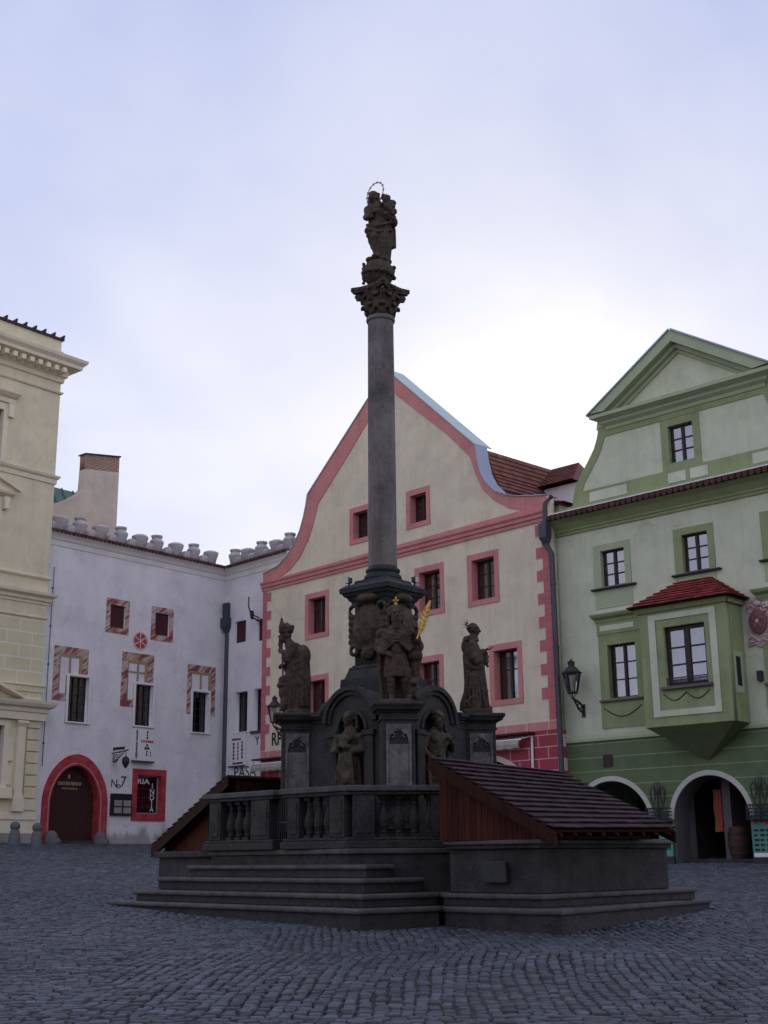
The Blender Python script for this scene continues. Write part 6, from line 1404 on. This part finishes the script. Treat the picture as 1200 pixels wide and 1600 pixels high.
# ------------------------------------------------------------------ unseen houses added behind the photographer to block sky light, mirrored in the panes
def unseen_house(x, y, az, wd, hh, mat, lab, ridge):
    g = float(gz(x, y)) - .3; b = empty('townhouse', (x, y), az, lab, 'house', 'unseen houses added behind the photographer', base=g)
    ops = [(u - .5, u + .5, z, z + 1.6) for z in (g + 4.2, g + 7.4) if z + 2 < hh for u in [(-wd / 2 + (k + .5) * wd / 4) for k in range(4)]]
    link('wall', panel([rect(-wd / 2, wd / 2, g, hh)] + [rect(*o) for o in ops] + [arch(0, 1.3, g + 1.6, 1.2, g + .05)], 0, .4), mat, b)
    m = shell(-wd / 2, wd / 2, g, hh, 10, .401); link('side_walls', m.mesh('sides'), mat, b)
    m = MB(); m.box(-1.4, 1.4, .25, .39, g, g + 2.9); link('gate', m.mesh('gate'), 'door_wood', b)
    for o in ops: w = window(b, *o, rec=.15, surround='white_trim', sur=(.15,) * 4)
    m = MB(); m.uprism([(-wd / 2 - .3, hh), (wd / 2 + .3, hh), (0, hh + ridge)], -.3, 10.3) if ridge > 4.5 else m.hexa([(-wd / 2, -.4, hh), (wd / 2, -.4, hh), (wd / 2, 10.4, hh), (-wd / 2, 10.4, hh)], [(-wd / 2, 4.9, hh + ridge), (wd / 2, 4.9, hh + ridge), (wd / 2, 5.1, hh + ridge), (-wd / 2, 5.1, hh + ridge)])
    link('roof', m.mesh('roof'), 'red_tiles', b)
for i, (wd, hh, mat, ridge, lab) in enumerate(((12, 12.0, 'opposite_plaster', 4.2, 'unseen brown townhouse with a red roof behind the photographer, mirrored in the bay window'), (13, 13.5, 'opposite_plaster', 6., 'unseen ochre gabled townhouse behind the photographer, mirrored in the panes'), (11, 11.5, 'cream_plinth', 4.0, 'unseen grey brown townhouse with a low red roof behind the photographer'), (14, 13., 'opposite_plaster', 5.5, 'unseen broad brown gabled townhouse behind the photographer'), (12, 12.0, 'cream_plinth', 4.3, 'unseen grey brown townhouse at the right end of the row behind the photographer'))):
    unseen_house(-26.0 + 12.6 * i, -12 + .5 * i, math.pi + R(2), wd, hh, mat, lab, ridge)

# ------------------------------------------------------------------ sky, sun, camera
SUN = Vector((.135, .935, .305)).normalized()
el = math.asin(SUN.z); rot_sky = math.atan2(SUN.x, SUN.y)
w = bpy.data.worlds.new('World'); sc.world = w; w.use_nodes = True
nt = w.node_tree; nt.nodes.clear()
N = lambda k, **kw: (lambda nd: ([setattr(nd, a, b) for a, b in kw.items()], nd)[1])(nt.nodes.new(k))
Lk = nt.links.new
def mth(op, a, b=None, clamp=False):
    m = N('ShaderNodeMath', operation=op, use_clamp=clamp)
    for i, v in enumerate((a, b)):
        if v is None: continue
        if isinstance(v, bpy.types.NodeSocket): Lk(v, m.inputs[i])
        else: m.inputs[i].default_value = v
    return m.outputs[0]
def mixc(f, a, b):
    m = N('ShaderNodeMix', data_type='RGBA')
    for i, v in ((0, f), (6, a), (7, b)):
        if isinstance(v, bpy.types.NodeSocket): Lk(v, m.inputs[i])
        else: m.inputs[i].default_value = v
    return m.outputs[2]
sky = N('ShaderNodeTexSky', sky_type='NISHITA', sun_disc=False, sun_elevation=el, sun_rotation=rot_sky, air_density=1., dust_density=1.5, ozone_density=1.5)
co = N('ShaderNodeTexCoord'); sep = N('ShaderNodeSeparateXYZ'); Lk(co.outputs['Generated'], sep.inputs[0])
# thin cloud deck: noise on a plane overhead, so that clouds flatten towards the horizon
zz = mth('MAXIMUM', sep.outputs[2], .06); cxyz = N('ShaderNodeCombineXYZ'); Lk(mth('DIVIDE', sep.outputs[0], mth('ADD', zz, .35)), cxyz.inputs[0]); Lk(mth('DIVIDE', sep.outputs[1], mth('ADD', zz, .35)), cxyz.inputs[1])
n1 = N('ShaderNodeTexNoise'); n1.inputs['Scale'].default_value = 1.3; n1.inputs['Detail'].default_value = 5; n1.inputs['Roughness'].default_value = .5; n1.inputs['Distortion'].default_value = .5; Lk(cxyz.outputs[0], n1.inputs['Vector'])
dt = N('ShaderNodeVectorMath', operation='DOT_PRODUCT'); Lk(co.outputs['Generated'], dt.inputs[0]); dt.inputs[1].default_value = SUN
pos = mth('MAXIMUM', dt.outputs['Value'], 0.)
wide = mth('POWER', pos, 40.)
back = mth('MAXIMUM', mth('MULTIPLY', sep.outputs[1], -1.), 0.)          # the clouds behind the camera face the sun
n1.inputs['Scale'].default_value = 1.5
n2 = N('ShaderNodeTexNoise'); n2.inputs['Scale'].default_value = 3.4; n2.inputs['Detail'].default_value = 6; n2.inputs['Roughness'].default_value = .55; n2.inputs['Distortion'].default_value = .4; Lk(cxyz.outputs[0], n2.inputs['Vector'])
soft = mth('ADD', mth('MULTIPLY', mth('SUBTRACT', n1.outputs['Fac'], .5), 2.4), mth('MULTIPLY', mth('SUBTRACT', n2.outputs['Fac'], .5), .9))
near = mth('MULTIPLY', mth('POWER', pos, 210.), mth('MAXIMUM', mth('ADD', 1., mth('MULTIPLY', soft, 1.5)), .1))
low = mth('SUBTRACT', 1., mth('MULTIPLY', sep.outputs[2], 1.6), True)    # paler towards the horizon
bright = mth('ADD', mth('ADD', mth('ADD', 6.9, mth('MULTIPLY', low, 2.5)), mth('ADD', mth('MULTIPLY', wide, .3), mth('MULTIPLY', near, 2.8))), mth('ADD', mth('MULTIPLY', soft, 1.5), mth('MULTIPLY', back, 2.6)))
pale = mth('ADD', mth('ADD', mth('MULTIPLY', low, .95), mth('MULTIPLY', wide, .8)), mth('MULTIPLY', soft, .8), True)
tint = mixc(pale, (.75, .83, 1.19, 1), (.99, 1.0, 1.09, 1))
ccol = N('ShaderNodeVectorMath', operation='SCALE'); Lk(tint, ccol.inputs[0]); Lk(bright, ccol.inputs['Scale'])
cov = mth('ADD', .955, mth('MULTIPLY', soft, .06), True)
mixed = mixc(cov, sky.outputs[0], ccol.outputs[0])
bg = N('ShaderNodeBackground'); Lk(mixed, bg.inputs['Color']); bg.inputs['Strength'].default_value = .1
ow = N('ShaderNodeOutputWorld'); Lk(bg.outputs[0], ow.inputs[0])
sl = bpy.data.lights.new('sun', 'SUN'); sl.energy = .7; sl.angle = R(14); sl.color = (1., .93, .82)
so = bpy.data.objects.new('sun', sl); COL.objects.link(so); so.rotation_euler = SUN.to_track_quat('Z', 'Y').to_euler(); so.location = (0, 0, 40)

cam = bpy.data.cameras.new('camera'); co_ = bpy.data.objects.new('camera', cam); COL.objects.link(co_); sc.camera = co_
pitch, roll = R(15.32), R(-.55)
r0, F, u0 = Vector((1, 0, 0)), Vector((0, math.cos(pitch), math.sin(pitch))), Vector((0, -math.sin(pitch), math.cos(pitch)))
rr, uu = r0 * math.cos(roll) + u0 * math.sin(roll), u0 * math.cos(roll) - r0 * math.sin(roll)
co_.matrix_world = Matrix(((rr.x, uu.x, -F.x, 0), (rr.y, uu.y, -F.y, 0), (rr.z, uu.z, -F.z, 0), (0, 0, 0, 1)))
cam.sensor_width = 36; cam.lens = 36 * 1970 / 1600; cam.clip_end = 2000; cam.clip_start = .1
sc.view_settings.view_transform = 'Standard'; sc.view_settings.look = 'None'; sc.view_settings.gamma = 1; sc.view_settings.use_curve_mapping = False
sc.view_settings.exposure = .1
sc.cycles.use_denoising = True
sc.cycles.max_bounces = 6; sc.cycles.transparent_max_bounces = 8
